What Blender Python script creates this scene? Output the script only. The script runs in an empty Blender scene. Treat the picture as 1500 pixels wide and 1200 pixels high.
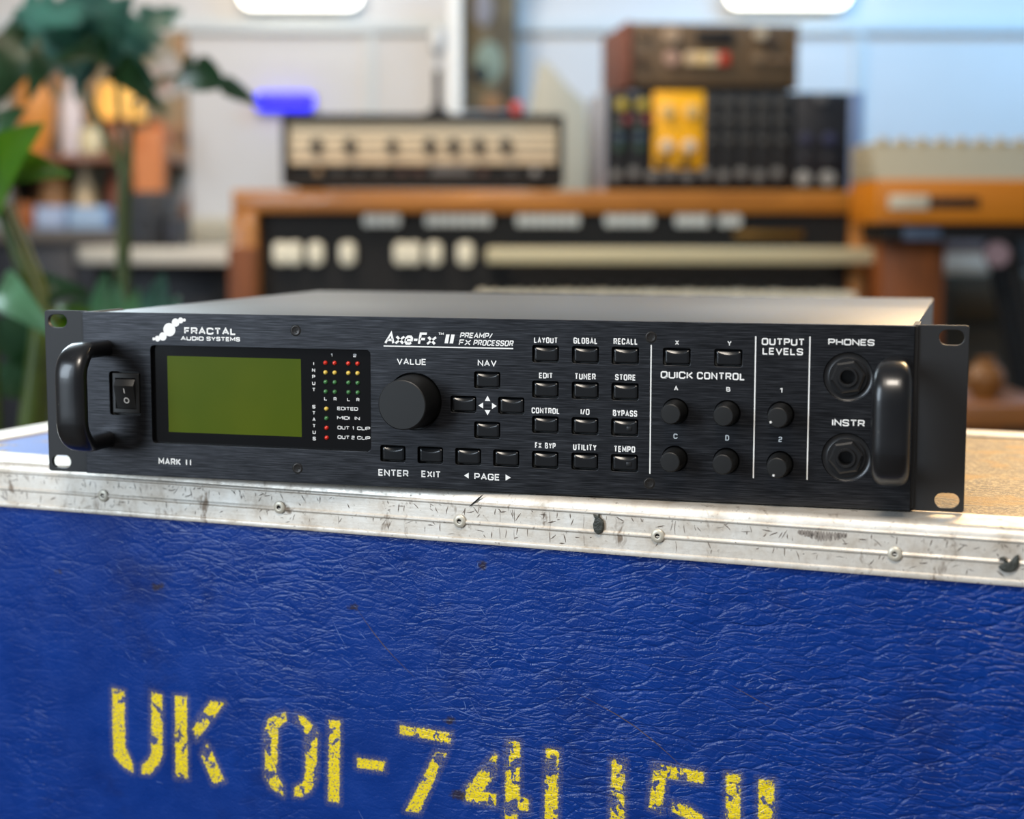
import bpy, bmesh, math, random
import numpy as np
from mathutils import Vector, Matrix
random.seed(7)
sc = bpy.context.scene
C = sc.collection

# ------------------------------------------------------------------ camera, world, lights, exposure
ZB = 0.86                                     # height of the flight case lid above the floor
FPX = 2422.31
CAM = Vector((0.24325, -0.79371, ZB + 0.1341))
YAW, PITCH, ROLL = 0.2725, 0.1107, 0.0012
_f = Vector((-math.sin(YAW)*math.cos(PITCH), math.cos(YAW)*math.cos(PITCH), -math.sin(PITCH)))
_r = Vector((math.cos(YAW), math.sin(YAW), 0))
_u = _r.cross(_f)
RT = _r*math.cos(ROLL) + _u*math.sin(ROLL)
UP = -_r*math.sin(ROLL) + _u*math.cos(ROLL)
FW = _f
cam_d = bpy.data.cameras.new('camera')
cam = bpy.data.objects.new('camera', cam_d); C.objects.link(cam)
cam.matrix_world = Matrix(((RT.x, UP.x, -FW.x, CAM.x), (RT.y, UP.y, -FW.y, CAM.y), (RT.z, UP.z, -FW.z, CAM.z), (0, 0, 0, 1)))
cam_d.sensor_width = 36; cam_d.lens = FPX*36/1500
cam_d.clip_start = 0.02
cam_d.dof.use_dof = True; cam_d.dof.focus_distance = 0.828; cam_d.dof.aperture_fstop = 5.2
sc.camera = cam

w = bpy.data.worlds.new('world'); sc.world = w; w.use_nodes = True
w.node_tree.nodes['Background'].inputs[0].default_value = (0.80, 0.88, 1.0, 1)
w.node_tree.nodes['Background'].inputs[1].default_value = 0.20

def area(name, loc, target, sx, sy, power, col, spread=180):
    l = bpy.data.lights.new(name, 'AREA'); l.shape = 'RECTANGLE'; l.size = sx; l.size_y = sy
    l.energy = power; l.color = col; l.spread = math.radians(spread)
    o = bpy.data.objects.new(name, l); C.objects.link(o); o.location = loc
    o.rotation_euler = (Vector(target) - Vector(loc)).to_track_quat('-Z', 'Y').to_euler()
    return o
area('window_light', (-1.55, -1.95, ZB+0.75), (-0.1, 0, ZB+0.03), 0.8, 1.5, 55, (0.74, 0.87, 1.0))
area('ceiling_light_front', (0.15, -1.25, ZB+1.65), (0.2, 0, ZB-0.1), 0.6, 0.5, 36, (1.0, 0.90, 0.78))
area('warm_fill_back', (0.62, 1.65, ZB+1.05), (0.3, 0.15, ZB), 0.5, 0.4, 13, (1.0, 0.68, 0.34), 100)  # added warm light, stands in for the organ wood reflected in the chassis top
area('cool_fill_left', (-1.5, 1.35, ZB+0.95), (-0.15, 0.15, ZB+0.05), 0.7, 0.7, 8, (0.74, 0.90, 1.0), 100)  # added cool light for the sheen on the left of the chassis top
area('blue_wall_wash', (0.75, 2.6, ZB+1.6), (0.5, 3.9, ZB+0.55), 1.7, 0.4, 42, (0.15, 0.54, 1.0))  # added blue wash over the back wall, kept out of frame
area('warm_wall_fill', (-0.9, 1.5, ZB+1.5), (-1.0, 3.6, ZB+0.0), 0.9, 0.5, 34, (1.0, 0.82, 0.64))  # added warm fill for the left part of the back wall

sc.view_settings.view_transform = 'Standard'; sc.view_settings.look = 'None'
sc.view_settings.gamma = 1; sc.view_settings.use_curve_mapping = False
sc.view_settings.exposure = 0.0
sc.cycles.use_denoising = True
sc.cycles.max_bounces = 6

# ------------------------------------------------------------------ helpers
def empty(name, loc=(0, 0, 0), rz=0, parent=None):
    o = bpy.data.objects.new(name, None); C.objects.link(o)
    o.location = loc; o.rotation_euler = (0, 0, rz); o.empty_display_size = .05
    if parent: o.parent = parent
    return o
def tag(o, label=None, cat=None, group=None, kind=None):
    if label: o['label'] = label
    if cat: o['category'] = cat
    if group: o['group'] = group
    if kind: o['kind'] = kind
    return o
def thing(name, label, cat, loc, rz=0, group=None):
    return tag(empty(name, loc, rz), label, cat, group)

class MB:
    """collects shapes into one mesh; s = unit of the numbers in metres"""
    def __init__(self, s=1.0): self.b = bmesh.new(); self.s = s
    def v(self, p): return self.b.verts.new((p[0]*self.s, p[1]*self.s, p[2]*self.s))
    def face(self, pts, mi=0):
        f = self.b.faces.new([self.v(p) for p in pts]); f.material_index = mi; return f
    def box(self, x0, x1, y0, y1, z0, z1, bev=0, mi=0, seg=2):
        s = self.s
        M = Matrix.Translation(((x0+x1)/2*s, (y0+y1)/2*s, (z0+z1)/2*s)) @ Matrix.Diagonal((abs(x1-x0)*s, abs(y1-y0)*s, abs(z1-z0)*s, 1))
        g = bmesh.ops.create_cube(self.b, size=1, matrix=M)
        fs = set(f for v in g['verts'] for f in v.link_faces)
        for f in fs: f.material_index = mi
        if bev:
            es = list(set(e for v in g['verts'] for e in v.link_edges))
            bmesh.ops.bevel(self.b, geom=es, offset=bev*s, segments=seg, profile=.5, affect='EDGES', material=mi)
        return self
    def prism(self, pts, a, b, axis='y', mi=0, bev=0):
        """2-D outline pts extruded from a to b along an axis; outline in the other two axes"""
        def m(p, t): return {'y': (p[0], t, p[1]), 'x': (t, p[0], p[1]), 'z': (p[0], p[1], t)}[axis]
        n = len(pts)
        A = [self.v(m(p, a)) for p in pts]; B = [self.v(m(p, b)) for p in pts]
        fs = [self.b.faces.new(A), self.b.faces.new(B[::-1])]
        for i in range(n):
            j = (i+1) % n; fs.append(self.b.faces.new((A[j], A[i], B[i], B[j])))
        for f in fs: f.material_index = mi
        bmesh.ops.recalc_face_normals(self.b, faces=fs)
        if bev:
            es = list(set(list(fs[0].edges) + list(fs[1].edges)))
            bmesh.ops.bevel(self.b, geom=es, offset=bev*self.s, segments=2, profile=.5, affect='EDGES', material=mi)
        return self
    def lathe(self, prof, o=(0, 0, 0), axis=(0, -1, 0), n=32, mi=0):
        """prof: (radius, height along the axis)"""
        ax = Vector(axis).normalized(); t = Vector((1, 0, 0)) if abs(ax.x) < .9 else Vector((0, 1, 0))
        e1 = ax.cross(t).normalized(); e2 = ax.cross(e1)
        rings = []
        for r, h in prof:
            c = Vector(o) + ax*h
            if r < 1e-9: rings.append([self.v(c)])
            else: rings.append([self.v(c + e1*(r*math.cos(2*math.pi*k/n)) + e2*(r*math.sin(2*math.pi*k/n))) for k in range(n)])
        fs = []
        for a, b in zip(rings, rings[1:]):
            if len(a) == 1 and len(b) == 1: continue
            for k in range(n):
                l = (k+1) % n
                if len(a) == 1: fs.append(self.b.faces.new((a[0], b[k], b[l])))
                elif len(b) == 1: fs.append(self.b.faces.new((a[k], a[l], b[0])))
                else: fs.append(self.b.faces.new((a[k], a[l], b[l], b[k])))
        for f in fs: f.material_index = mi
        bmesh.ops.recalc_face_normals(self.b, faces=fs)
        return self
    def sweep(self, path, section, mi=0, side=None):
        """section(i) -> list of (a, b) offsets along side vector and the in-plane normal"""
        P = [Vector(p) for p in path]; n = len(P); rings = []
        for i in range(n):
            t = (P[min(i+1, n-1)] - P[max(i-1, 0)]).normalized()
            sd = Vector(side) if side else (t.cross(Vector((0, 0, 1))) if abs(t.z) < .95 else t.cross(Vector((1, 0, 0))))
            sd = (sd - t*sd.dot(t)).normalized(); nn = t.cross(sd)
            rings.append([self.v(P[i] + sd*a + nn*b) for a, b in section(i)])
        m = len(rings[0]); fs = []
        for a, b in zip(rings, rings[1:]):
            for k in range(m): fs.append(self.b.faces.new((a[k], a[(k+1) % m], b[(k+1) % m], b[k])))
        fs.append(self.b.faces.new(rings[0][::-1])); fs.append(self.b.faces.new(rings[-1]))
        for f in fs: f.material_index = mi
        bmesh.ops.recalc_face_normals(self.b, faces=fs)
        return self
    def tube(self, path, r, n=10, mi=0, r1=None):
        k = len(path)
        R = lambda i: r if r1 is None else r + (r1-r)*i/(k-1)
        return self.sweep(path, lambda i: [(R(i)*math.cos(2*math.pi*q/n), R(i)*math.sin(2*math.pi*q/n)) for q in range(n)], mi)
    def build(self, name, mats, parent=None, smooth=35, loc=None):
        me = bpy.data.meshes.new(name); self.b.to_mesh(me); self.b.free()
        for m in (mats if isinstance(mats, (list, tuple)) else [mats]): me.materials.append(m)
        if smooth:
            me.polygons.foreach_set('use_smooth', [True]*len(me.polygons)); me.set_sharp_from_angle(angle=math.radians(smooth))
        o = bpy.data.objects.new(name, me); C.objects.link(o)
        if parent: o.parent = parent
        if loc: o.location = loc
        return o
def dup(o, loc=None, parent='same'):
    c = o.copy(); C.objects.link(c)
    if loc is not None: c.location = loc
    if parent != 'same': c.parent = parent
    return c
def join_into(o, extra):
    with bpy.context.temp_override(active_object=o, object=o, selected_objects=[o, extra], selected_editable_objects=[o, extra]): bpy.ops.object.join()
def rrect(x0, x1, z0, z1, r, n=5):
    out = []
    for cx, cz, a0 in ((x1-r, z1-r, 0), (x0+r, z1-r, 90), (x0+r, z0+r, 180), (x1-r, z0+r, 270)):
        for k in range(n+1):
            a = math.radians(a0 + 90*k/n); out.append((cx + r*math.cos(a), cz + r*math.sin(a)))
    return out
def circ(cx, cz, r, n=40): return [(cx + r*math.cos(2*math.pi*k/n), cz + r*math.sin(2*math.pi*k/n)) for k in range(n)]
def slot(cx, cz, hx, hz, n=10):
    out = []
    for s, a0 in ((1, -90), (-1, 90)):
        for k in range(n+1):
            a = math.radians(a0 + 180*k/n); out.append((cx + s*(hx-hz) + hz*math.cos(a), cz + hz*math.sin(a)))
    return out

# background frame: d metres in front of the lens, u to its right, world z; at() turns a sight line into a place at distance d
FH = Vector((FW.x, FW.y, 0)).normalized(); RH = Vector((FH.y, -FH.x, 0)); BYAW = math.atan2(RH.y, RH.x)
def at(px, py, d):
    dr = FW + RT*((px-750)/FPX) - UP*((py-600)/FPX)
    p = CAM + dr*(d/dr.dot(FH)); q = p - CAM
    return q.dot(RH), p.z
def W(u, d, z): return Vector((CAM.x, CAM.y, 0)) + RH*u + FH*d + Vector((0, 0, z))
def U(px, d, py=342): return at(px, py, d)[0]
def Zp(py, d, px=750): return at(px, py, d)[1]

# ------------------------------------------------------------------ materials
def lin(c): return tuple(((x/255/12.92) if x/255 <= .04045 else ((x/255+.055)/1.055)**2.4) for x in c)
class NT:
    def __init__(self, name):
        self.m = bpy.data.materials.new(name); self.m.use_nodes = True; self.t = self.m.node_tree
        self.p = self.t.nodes['Principled BSDF']
    def n(self, typ, **kw):
        nd = self.t.nodes.new(typ)
        for k, v in kw.items():
            if k in nd.inputs.keys(): self.set(nd, k, v)
            else: setattr(nd, k, v)
        return nd
    def set(self, nd, k, v):
        if isinstance(v, bpy.types.NodeSocket): self.t.links.new(v, nd.inputs[k])
        else: nd.inputs[k].default_value = v
    def P(self, **kw):
        for k, v in kw.items(): self.set(self.p, k.replace('_', ' '), v)
    def coord(self, scale=(1, 1, 1), rot=(0, 0, 0), warp=0, wscale=10):
        tc = self.n('ShaderNodeTexCoord').outputs['Object']
        if warp:
            nz = self.noise(tc, wscale, 2); s = self.n('ShaderNodeVectorMath', operation='SUBTRACT')
            self.t.links.new(nz.outputs['Color'], s.inputs[0]); s.inputs[1].default_value = (.5, .5, .5)
            m = self.n('ShaderNodeVectorMath', operation='SCALE'); self.t.links.new(s.outputs[0], m.inputs[0]); m.inputs['Scale'].default_value = warp
            a = self.n('ShaderNodeVectorMath', operation='ADD'); self.t.links.new(tc, a.inputs[0]); self.t.links.new(m.outputs[0], a.inputs[1]); tc = a.outputs[0]
        mp = self.n('ShaderNodeMapping'); self.t.links.new(tc, mp.inputs[0]); mp.inputs['Scale'].default_value = scale; mp.inputs['Rotation'].default_value = rot
        return mp.outputs[0]
    def noise(self, vec, scale, detail=3, rough=.55):
        nd = self.n('ShaderNodeTexNoise'); self.t.links.new(vec, nd.inputs['Vector'])
        nd.inputs['Scale'].default_value = scale; nd.inputs['Detail'].default_value = detail; nd.inputs['Roughness'].default_value = rough
        return nd
    def vor(self, vec, scale, feature='F1'):
        nd = self.n('ShaderNodeTexVoronoi', feature=feature); self.t.links.new(vec, nd.inputs['Vector']); nd.inputs['Scale'].default_value = scale
        return nd
    def ramp(self, fac, stops):
        nd = self.n('ShaderNodeValToRGB'); self.t.links.new(fac, nd.inputs[0]); el = nd.color_ramp.elements
        while len(el) < len(stops): el.new(.5)
        for e, (p, c) in zip(el, stops): e.position = p; e.color = (*c, 1) if isinstance(c, tuple) else (c, c, c, 1)
        return nd.outputs[0]
    def mr(self, val, a, b, c=0., d=1.):
        nd = self.n('ShaderNodeMapRange'); self.t.links.new(val, nd.inputs[0])
        for i, x in enumerate((a, b, c, d)): nd.inputs[i+1].default_value = x
        return nd.outputs[0]
    def math(self, op, a, b=0.):
        nd = self.n('ShaderNodeMath', operation=op); self.set(nd, 0, a); self.set(nd, 1, b); return nd.outputs[0]
    def mix(self, fac, a, b):
        nd = self.n('ShaderNodeMix', data_type='RGBA')
        for i, x in ((0, fac), (6, a), (7, b)):
            if isinstance(x, bpy.types.NodeSocket): self.t.links.new(x, nd.inputs[i])
            else: nd.inputs[i].default_value = x if not isinstance(x, tuple) else (*x, 1)
        return nd.outputs[2]
    def bump(self, h, strength, dist, prev=None):
        nd = self.n('ShaderNodeBump'); self.t.links.new(h, nd.inputs['Height']); nd.inputs['Strength'].default_value = strength; nd.inputs['Distance'].default_value = dist
        if prev is not None: self.t.links.new(prev, nd.inputs['Normal'])
        return nd.outputs[0]
    def attr(self, name): return self.n('ShaderNodeAttribute', attribute_name=name).outputs['Fac']

def plain(name, col, rough=.5, metal=0., var=.12, scale=60, bump=0., emit=None, estr=0., coat=0.):
    k = NT(name); c = lin(col); v = k.coord(); nz = k.noise(v, scale, 3)
    k.P(Base_Color=k.mix(nz.outputs[0], tuple(x*(1-var) for x in c), tuple(min(1, x*(1+var)) for x in c)), Roughness=rough, Metallic=metal)
    if bump: k.P(Normal=k.bump(nz.outputs[0], .5, bump))
    if coat: k.P(Coat_Weight=coat, Coat_Roughness=.1)
    if emit: k.P(Emission_Color=(*lin(emit), 1), Emission_Strength=estr)
    return k.m
def wood(name, a, b, scale=(3, 40, 40), rough=.4, coat=.2):
    k = NT(name); v = k.coord(scale=scale, warp=.05, wscale=3); nz = k.noise(v, 1.0, 5, .65)
    k.P(Base_Color=k.ramp(nz.outputs[0], [(.3, lin(a)), (.7, lin(b))]), Roughness=rough, Normal=k.bump(nz.outputs[0], .15, .002), Coat_Weight=coat)
    return k.m

M = {}
# brushed black anodised aluminium
k = NT('brushed_black_aluminium')
n1 = k.noise(k.coord(scale=(30, 900, 1100)), 1.0, 3, .7); n2 = k.noise(k.coord(scale=(70, 2000, 2600)), 1.0, 2, .6)
n0 = k.noise(k.coord(scale=(45, 2500, 4200)), 1.0, 2, .6)
h = k.math('ADD', k.math('MULTIPLY', n0.outputs[0], .5), k.math('ADD', k.math('MULTIPLY', n1.outputs[0], .28), n2.outputs[0]))
k.P(Base_Color=k.ramp(k.mr(h, .68, 1.10), [(0, (.024, .0245, .026)), (.5, (.038, .0385, .042)), (1, (.070, .071, .077))]), Metallic=1., Roughness=k.mr(n2.outputs[0], .3, .7, .36, .46), Normal=k.bump(h, .30, .00006))
M['plate'] = k.m
# powder coated black steel
def powder(name, col, rough=.5, gr=.00006, sc_=2600):
    k = NT(name); nz = k.noise(k.coord(), sc_, 2); c = lin(col)
    k.P(Base_Color=(*c, 1), Roughness=rough, Normal=k.bump(nz.outputs[0], .6, gr)); return k.m
M['ear'] = powder('powder_coated_steel', (19, 19, 21), .55)
M['lid'] = powder('lid_paint', (72, 74, 74), .43, .00004, 1800)
k = NT('handle_paint'); nz = k.noise(k.coord(), 40, 4); sp = k.vor(k.coord(), 260)
k.P(Base_Color=k.mix(k.mr(k.noise(k.coord(warp=.01), 160, 2).outputs[0], .74, .78), lin((16, 16, 18)), lin((90, 86, 80))), Roughness=k.mr(nz.outputs[0], .3, .7, .26, .38), Coat_Weight=.2)
M['handle'] = k.m
M['knob'] = powder('black_rubber', (9, 9, 9), .5, .00003, 3500)
M['knobside'] = plain('black_plastic_satin', (18, 18, 19), .4)
M['gloss'] = plain('black_gloss_plastic', (9, 9, 10), .12)
M['button'] = plain('black_button_plastic', (20, 21, 23), .24)
M['blackhole'] = plain('black_cavity', (5, 5, 5), .8)
M['print'] = plain('white_print', (236, 236, 234), .6, var=.03)
M['sw'] = plain('black_switch_plastic', (24, 25, 26), .45)
M['screw'] = plain('black_screw_steel', (46, 43, 41), .35, metal=.6)
M['jack'] = plain('black_jack_nylon', (26, 26, 27), .3)
k = NT('lcd_green'); nz = k.noise(k.coord(), 22, 2)
k.P(Base_Color=k.mix(nz.outputs[0], lin((56, 76, 2)), lin((78, 88, 4))), Roughness=.35, Specular_IOR_Level=.12)
M['lcd'] = k.m
for nm, c in (('red', (205, 40, 22)), ('yellow', (222, 190, 84)), ('green', (62, 118, 66))):
    kk = NT('led_'+nm); kk.P(Base_Color=(*lin(c), 1), Roughness=.15, Subsurface_Weight=.3, Subsurface_Radius=(.001, .001, .001), Coat_Weight=.6)
    M['led_'+nm] = kk.m
# scratched aluminium extrusion
k = NT('worn_aluminium')
v = k.coord(scale=(8, 500, 500)); n1 = k.noise(v, 1, 3); n2 = k.noise(k.coord(warp=.01), 45, 5, .7); n3 = k.noise(k.coord(scale=(70, 70, 28), warp=.015, wscale=60), 1, 4, .75)
n4 = k.noise(k.coord(), 420, 3, .7)
base = k.ramp(n2.outputs[0], [(.28, lin((176, 162, 144))), (.48, lin((214, 206, 194))), (.75, lin((232, 228, 220)))])
base = k.mix(k.mr(n3.outputs[0], .60, .70), base, lin((132, 116, 100)))
base = k.mix(k.mr(n4.outputs[0], .62, .72, 0, .7), base, lin((110, 100, 92)))
k.P(Base_Color=base, Metallic=k.mr(n2.outputs[0], .3, .7, .35, .55), Roughness=k.mr(n4.outputs[0], .3, .7, .36, .56), Normal=k.bump(n1.outputs[0], .25, .0002, k.bump(n4.outputs[0], .25, .0003)))
M['alu'] = k.m
M['scratch'] = plain('dark_scratch', (96, 84, 74), .7, var=.3, scale=300)
M['tar'] = plain('dark_grey_lump', (52, 54, 48), .5, var=.5, scale=500, bump=.0015)
M['rivet'] = plain('rivet_metal', (198, 191, 175), .42, metal=.35, scale=400, var=.2)
# blue vinyl with stencil paint, stains and creases
k = NT('blue_vinyl')
big = k.noise(k.coord(), 7, 2).outputs[0]
vx = k.n('ShaderNodeSeparateXYZ'); k.t.links.new(k.coord(), vx.inputs[0])
amt = k.math('ADD', k.mr(vx.outputs[0], .22, .55, .0, .75), k.mr(big, .42, .64, .0, .38))
amt = k.math('MINIMUM', amt, 1.0)
c1 = k.coord(scale=(42, 42, 150), rot=(0, math.radians(-17), 0), warp=.022, wscale=26)
w1 = k.vor(c1, 1.0, 'DISTANCE_TO_EDGE').outputs[0]
c2 = k.coord(scale=(110, 110, 380), rot=(0, math.radians(-22), 0), warp=.010, wscale=55)
w2 = k.vor(c2, 1.0, 'DISTANCE_TO_EDGE').outputs[0]
c3 = k.coord(scale=(16, 16, 48), rot=(0, math.radians(-24), 0), warp=.03, wscale=14)
w3 = k.vor(c3, 1.0, 'DISTANCE_TO_EDGE').outputs[0]
fold = k.noise(k.coord(scale=(14, 14, 60), rot=(0, math.radians(-18), 0), warp=.04, wscale=12), 1, 4, .6).outputs[0]
grain = k.vor(k.coord(warp=.002, wscale=300), 850).outputs[0]
grain2 = k.noise(k.coord(), 330, 3, .6).outputs[0]
crease = k.math('ADD', k.math('MULTIPLY', k.mr(w1, 0, .10), .40), k.math('MULTIPLY', k.mr(w2, 0, .12), .22))
crease = k.math('ADD', crease, k.math('MULTIPLY', k.mr(w3, 0, .07), .45))
hgt = k.math('ADD', k.math('MULTIPLY', crease, k.mr(amt, 0, 1, .06, 1)), k.math('MULTIPLY', fold, k.mr(amt, 0, 1, .22, 1.1)))
nb = k.bump(grain, .20, .0004)
nb = k.bump(grain2, .22, .0006, nb)
nb = k.bump(hgt, .60, .0016, nb)
blue = k.mix(k.noise(k.coord(), 30, 4).outputs[0], lin((0, 34, 102)), lin((0, 55, 140)))
blue = k.mix(k.mr(k.noise(k.coord(warp=.03), 16, 4, .7).outputs[0], .56, .74, 0, .55), blue, lin((16, 28, 78)))
# pale scuffs, with the creases' light blue highlights painted into the colour
rub_glint = k.math('MULTIPLY', k.mr(k.noise(k.coord(scale=(40, 40, 170), rot=(0, math.radians(-24), 0), warp=.03, wscale=30), 1, 4, .7).outputs[0], .66, .74), k.mr(big, .42, .55))
blue = k.mix(k.math('MULTIPLY', rub_glint, .30), blue, lin((120, 140, 196)))
stain = k.math('ADD', k.attr('stain'), k.math('MULTIPLY', k.math('SUBTRACT', k.noise(k.coord(), 260, 3).outputs[0], .5), .012))
blue = k.mix(k.mr(stain, .0012, -.0012, 0, .85), blue, lin((44, 36, 40)))
sd = k.attr('paint_distance')
edge = k.math('ADD', sd, k.math('MULTIPLY', k.math('SUBTRACT', k.noise(k.coord(), 700, 3).outputs[0], .5), .0030))
chipn = k.noise(k.coord(scale=(150, 150, 120), warp=.012, wscale=120), 1, 3, .6).outputs[0]
chip = k.mr(k.math('ADD', chipn, k.math('MULTIPLY', k.math('SUBTRACT', big, .5), .5)), .545, .575, 1, 0)
pore = k.mr(k.noise(k.coord(), 1150, 2, .6).outputs[0], .54, .66, 1, .15)
cover = k.math('MULTIPLY', k.math('MULTIPLY', k.mr(edge, .0003, -.0005), chip), pore)
mist = k.math('MULTIPLY', k.mr(edge, .0032, -.0003), k.mr(k.noise(k.coord(), 1500, 1).outputs[0], .35, .75, 0, .55))
pm = k.math('MAXIMUM', cover, k.math('MULTIPLY', mist, .42))
yel = k.mix(k.noise(k.coord(), 120, 3).outputs[0], lin((214, 190, 34)), lin((250, 222, 18)))
k.P(Base_Color=k.mix(pm, blue, yel), Roughness=k.mr(k.noise(k.coord(), 60, 3).outputs[0], .3, .7, .26, .40), Normal=nb, Specular_IOR_Level=.30)
M['vinyl'] = k.m
M['scuff'] = plain('pale_scuff', (92, 116, 178), .6, var=.4, scale=400)
M['brownscuff'] = plain('brown_scuff', (78, 62, 66), .6, var=.4, scale=400)
# worn plywood lid
k = NT('worn_plywood')
n1 = k.noise(k.coord(scale=(60, 420, 60), warp=.004, wscale=60), 1, 5, .75); n2 = k.noise(k.coord(), 520, 3, .7); n3 = k.noise(k.coord(warp=.02), 24, 3)
b = k.ramp(n1.outputs[0], [(.36, lin((50, 42, 34))), (.5, lin((112, 94, 66))), (.66, lin((160, 134, 92)))])
b = k.mix(k.mr(n2.outputs[0], .48, .62, 0, .75), b, lin((212, 186, 136)))
b = k.mix(k.mr(n3.outputs[0], .58, .66, 0, .8), b, lin((170, 128, 50)))
sx = k.n('ShaderNodeSeparateXYZ'); k.t.links.new(k.coord(), sx.inputs[0])
lm = k.math('MULTIPLY', k.mr(sx.outputs[0], .10, .04), k.mr(n3.outputs[0], .44, .50))
b = k.mix(lm, b, lin((92, 124, 196)))
k.P(Base_Color=b, Roughness=.6, Normal=k.bump(n2.outputs[0], .6, .0008))
M['ply'] = k.m
M['steel'] = plain('caster_steel', (120, 120, 122), .4, metal=.8)
M['rubber'] = plain('grey_rubber', (60, 60, 62), .7)

# ------------------------------------------------------------------ the room
def struct(name, mb, m, smooth=0):
    return tag(mb.build(name, m, None, smooth), kind='structure')
def bgbox(u0, u1, d0, d1, z0, z1, bev=0):            # an upright box square to the back wall, in world coordinates
    mb = MB(); mb.box(u0, u1, d0, d1, z0, z1, bev); return mb
def place_bg(o): o.location = (CAM.x, CAM.y, 0); o.rotation_euler = (0, 0, BYAW); return o
WALL_D = 4.35
k = NT('white_wall_paint'); nz = k.noise(k.coord(), 5, 3)
k.P(Base_Color=k.mix(nz.outputs[0], lin((200, 200, 198)), lin((210, 210, 210))), Roughness=.7, Normal=k.bump(k.noise(k.coord(), 220, 2).outputs[0], .1, .001)); M['wall'] = k.m
M['floor'] = plain('concrete_floor', (92, 86, 80), .6, var=.25, scale=8, bump=.002)
M['walltrim'] = plain('wall_rail_paint', (196, 204, 206), .5, var=.04)
place_bg(struct('wall_back', bgbox(-3.2, 3.2, WALL_D, WALL_D+.12, 0, 3.2), M['wall']))
place_bg(struct('floor', bgbox(-3.2, 3.2, -2.2, WALL_D, -.1, 0), M['floor']))
place_bg(struct('ceiling', bgbox(-3.2, 3.2, -2.2, WALL_D, 3.2, 3.3), M['wall']))
place_bg(struct('wall_left', bgbox(-3.32, -3.2, -2.2, WALL_D, 0, 3.2), M['wall']))
place_bg(struct('wall_right', bgbox(3.2, 3.32, -2.2, WALL_D, 0, 3.2), M['wall']))
place_bg(struct('trim_1', bgbox(-3.2, 3.2, WALL_D-.02, WALL_D, Zp(48, WALL_D), Zp(30, WALL_D)), M['walltrim']))
for i, px in enumerate((545, 1252)):
    u = U(px, WALL_D); place_bg(struct('trim_%d' % (i+2), bgbox(u-.012, u+.012, WALL_D-.012, WALL_D, 0, Zp(48, WALL_D)), M['walltrim']))

# ------------------------------------------------------------------ flight case
CA = math.atan2(-0.11002129, 0.99392923)
case = thing('flight_case', 'battered blue vinyl flight case with aluminium edges and yellow stencilled UK phone number', 'flight case', (-0.29199, 0.029899, 0), CA)
CX0, CX1, CY1, CH = -0.095, 0.84, 0.368, ZB
STENCIL = [
 [(72.7,-125.9),(80.9,-126.8),(80.7,-159.5),(85.6,-168.4),(85.4,-173.8),(78.6,-171.1),(72.5,-165.2),(72.2,-148.5)],
 [(98.9,-125.4),(106.1,-126.4),(105.7,-160.0),(103.0,-166.8),(97.1,-172.9),(90.9,-173.7),(91.4,-168.3),(96.7,-163.4),(97.8,-160.3)],
 [(114.2,-125.6),(122.2,-125.5),(121.7,-172.5),(113.6,-173.0)],
 [(137.7,-126.1),(146.5,-126.3),(134.0,-142.5),(127.6,-149.7),(125.4,-143.5),(130.2,-135.9)],
 [(134.2,-150.6),(137.1,-153.8),(145.5,-170.8),(137.9,-173.2),(130.7,-158.1)],
 [(184.7,-126.9),(185.2,-132.2),(179.8,-136.5),(178.7,-162.4),(182.4,-168.3),(182.3,-174.6),(174.7,-171.0),(171.0,-164.6),(171.3,-138.7),(174.1,-131.5)],
 [(190.6,-127.9),(195.6,-128.2),(201.8,-133.4),(204.1,-137.1),(203.0,-161.6),(199.4,-169.5),(193.7,-173.4),(189.0,-173.7),(189.3,-168.5),(195.1,-164.9),(196.2,-156.8),(196.6,-138.5),(194.3,-133.7),(190.5,-131.9)],
 [(210.9,-128.4),(217.8,-128.2),(216.6,-173.8),(209.7,-173.8)],
 [(227.5,-147.2),(243.9,-147.4),(243.8,-152.7),(227.5,-152.8)],
 [(252.6,-126.5),(282.6,-127.1),(281.9,-133.0),(252.9,-131.3)],
 [(273.5,-138.4),(279.9,-138.3),(263.8,-172.7),(255.8,-172.8)],
 [(306.9,-135.0),(308.2,-136.2),(307.3,-145.7),(300.5,-156.1),(307.6,-156.5),(307.5,-163.3),(290.4,-162.5),(290.5,-155.4)],
 [(314.0,-127.4),(320.8,-127.6),(320.5,-156.1),(325.6,-156.8),(325.6,-163.5),(319.8,-163.7),(319.3,-176.5),(312.2,-176.5),(312.9,-138.3)],
 [(334.9,-129.2),(342.1,-129.0),(341.1,-176.5),(334.0,-176.5)],
 [(370.0,-130.0),(377.1,-129.7),(376.8,-176.0),(369.3,-177.1)],
 [(391.9,-129.9),(417.5,-130.7),(417.4,-136.7),(398.5,-136.5),(396.0,-154.3),(389.5,-152.5)],
 [(401.6,-148.1),(410.1,-149.0),(417.5,-153.4),(420.6,-160.0),(419.5,-169.0),(413.5,-175.5),(402,-177.0),(393,-176.0),(393,-170.5),(403,-171.2),(410.5,-169.8),(413.6,-165.0),(412.9,-158.7),(408.1,-155.3),(401.4,-153.2)],
 [(428.4,-130.3),(435.6,-130.0),(436.3,-176.0),(428.9,-176.2)],
 [(444.4,-130.9),(452.1,-130.9),(453.6,-176.0),(445.0,-176.2)]]
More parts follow.
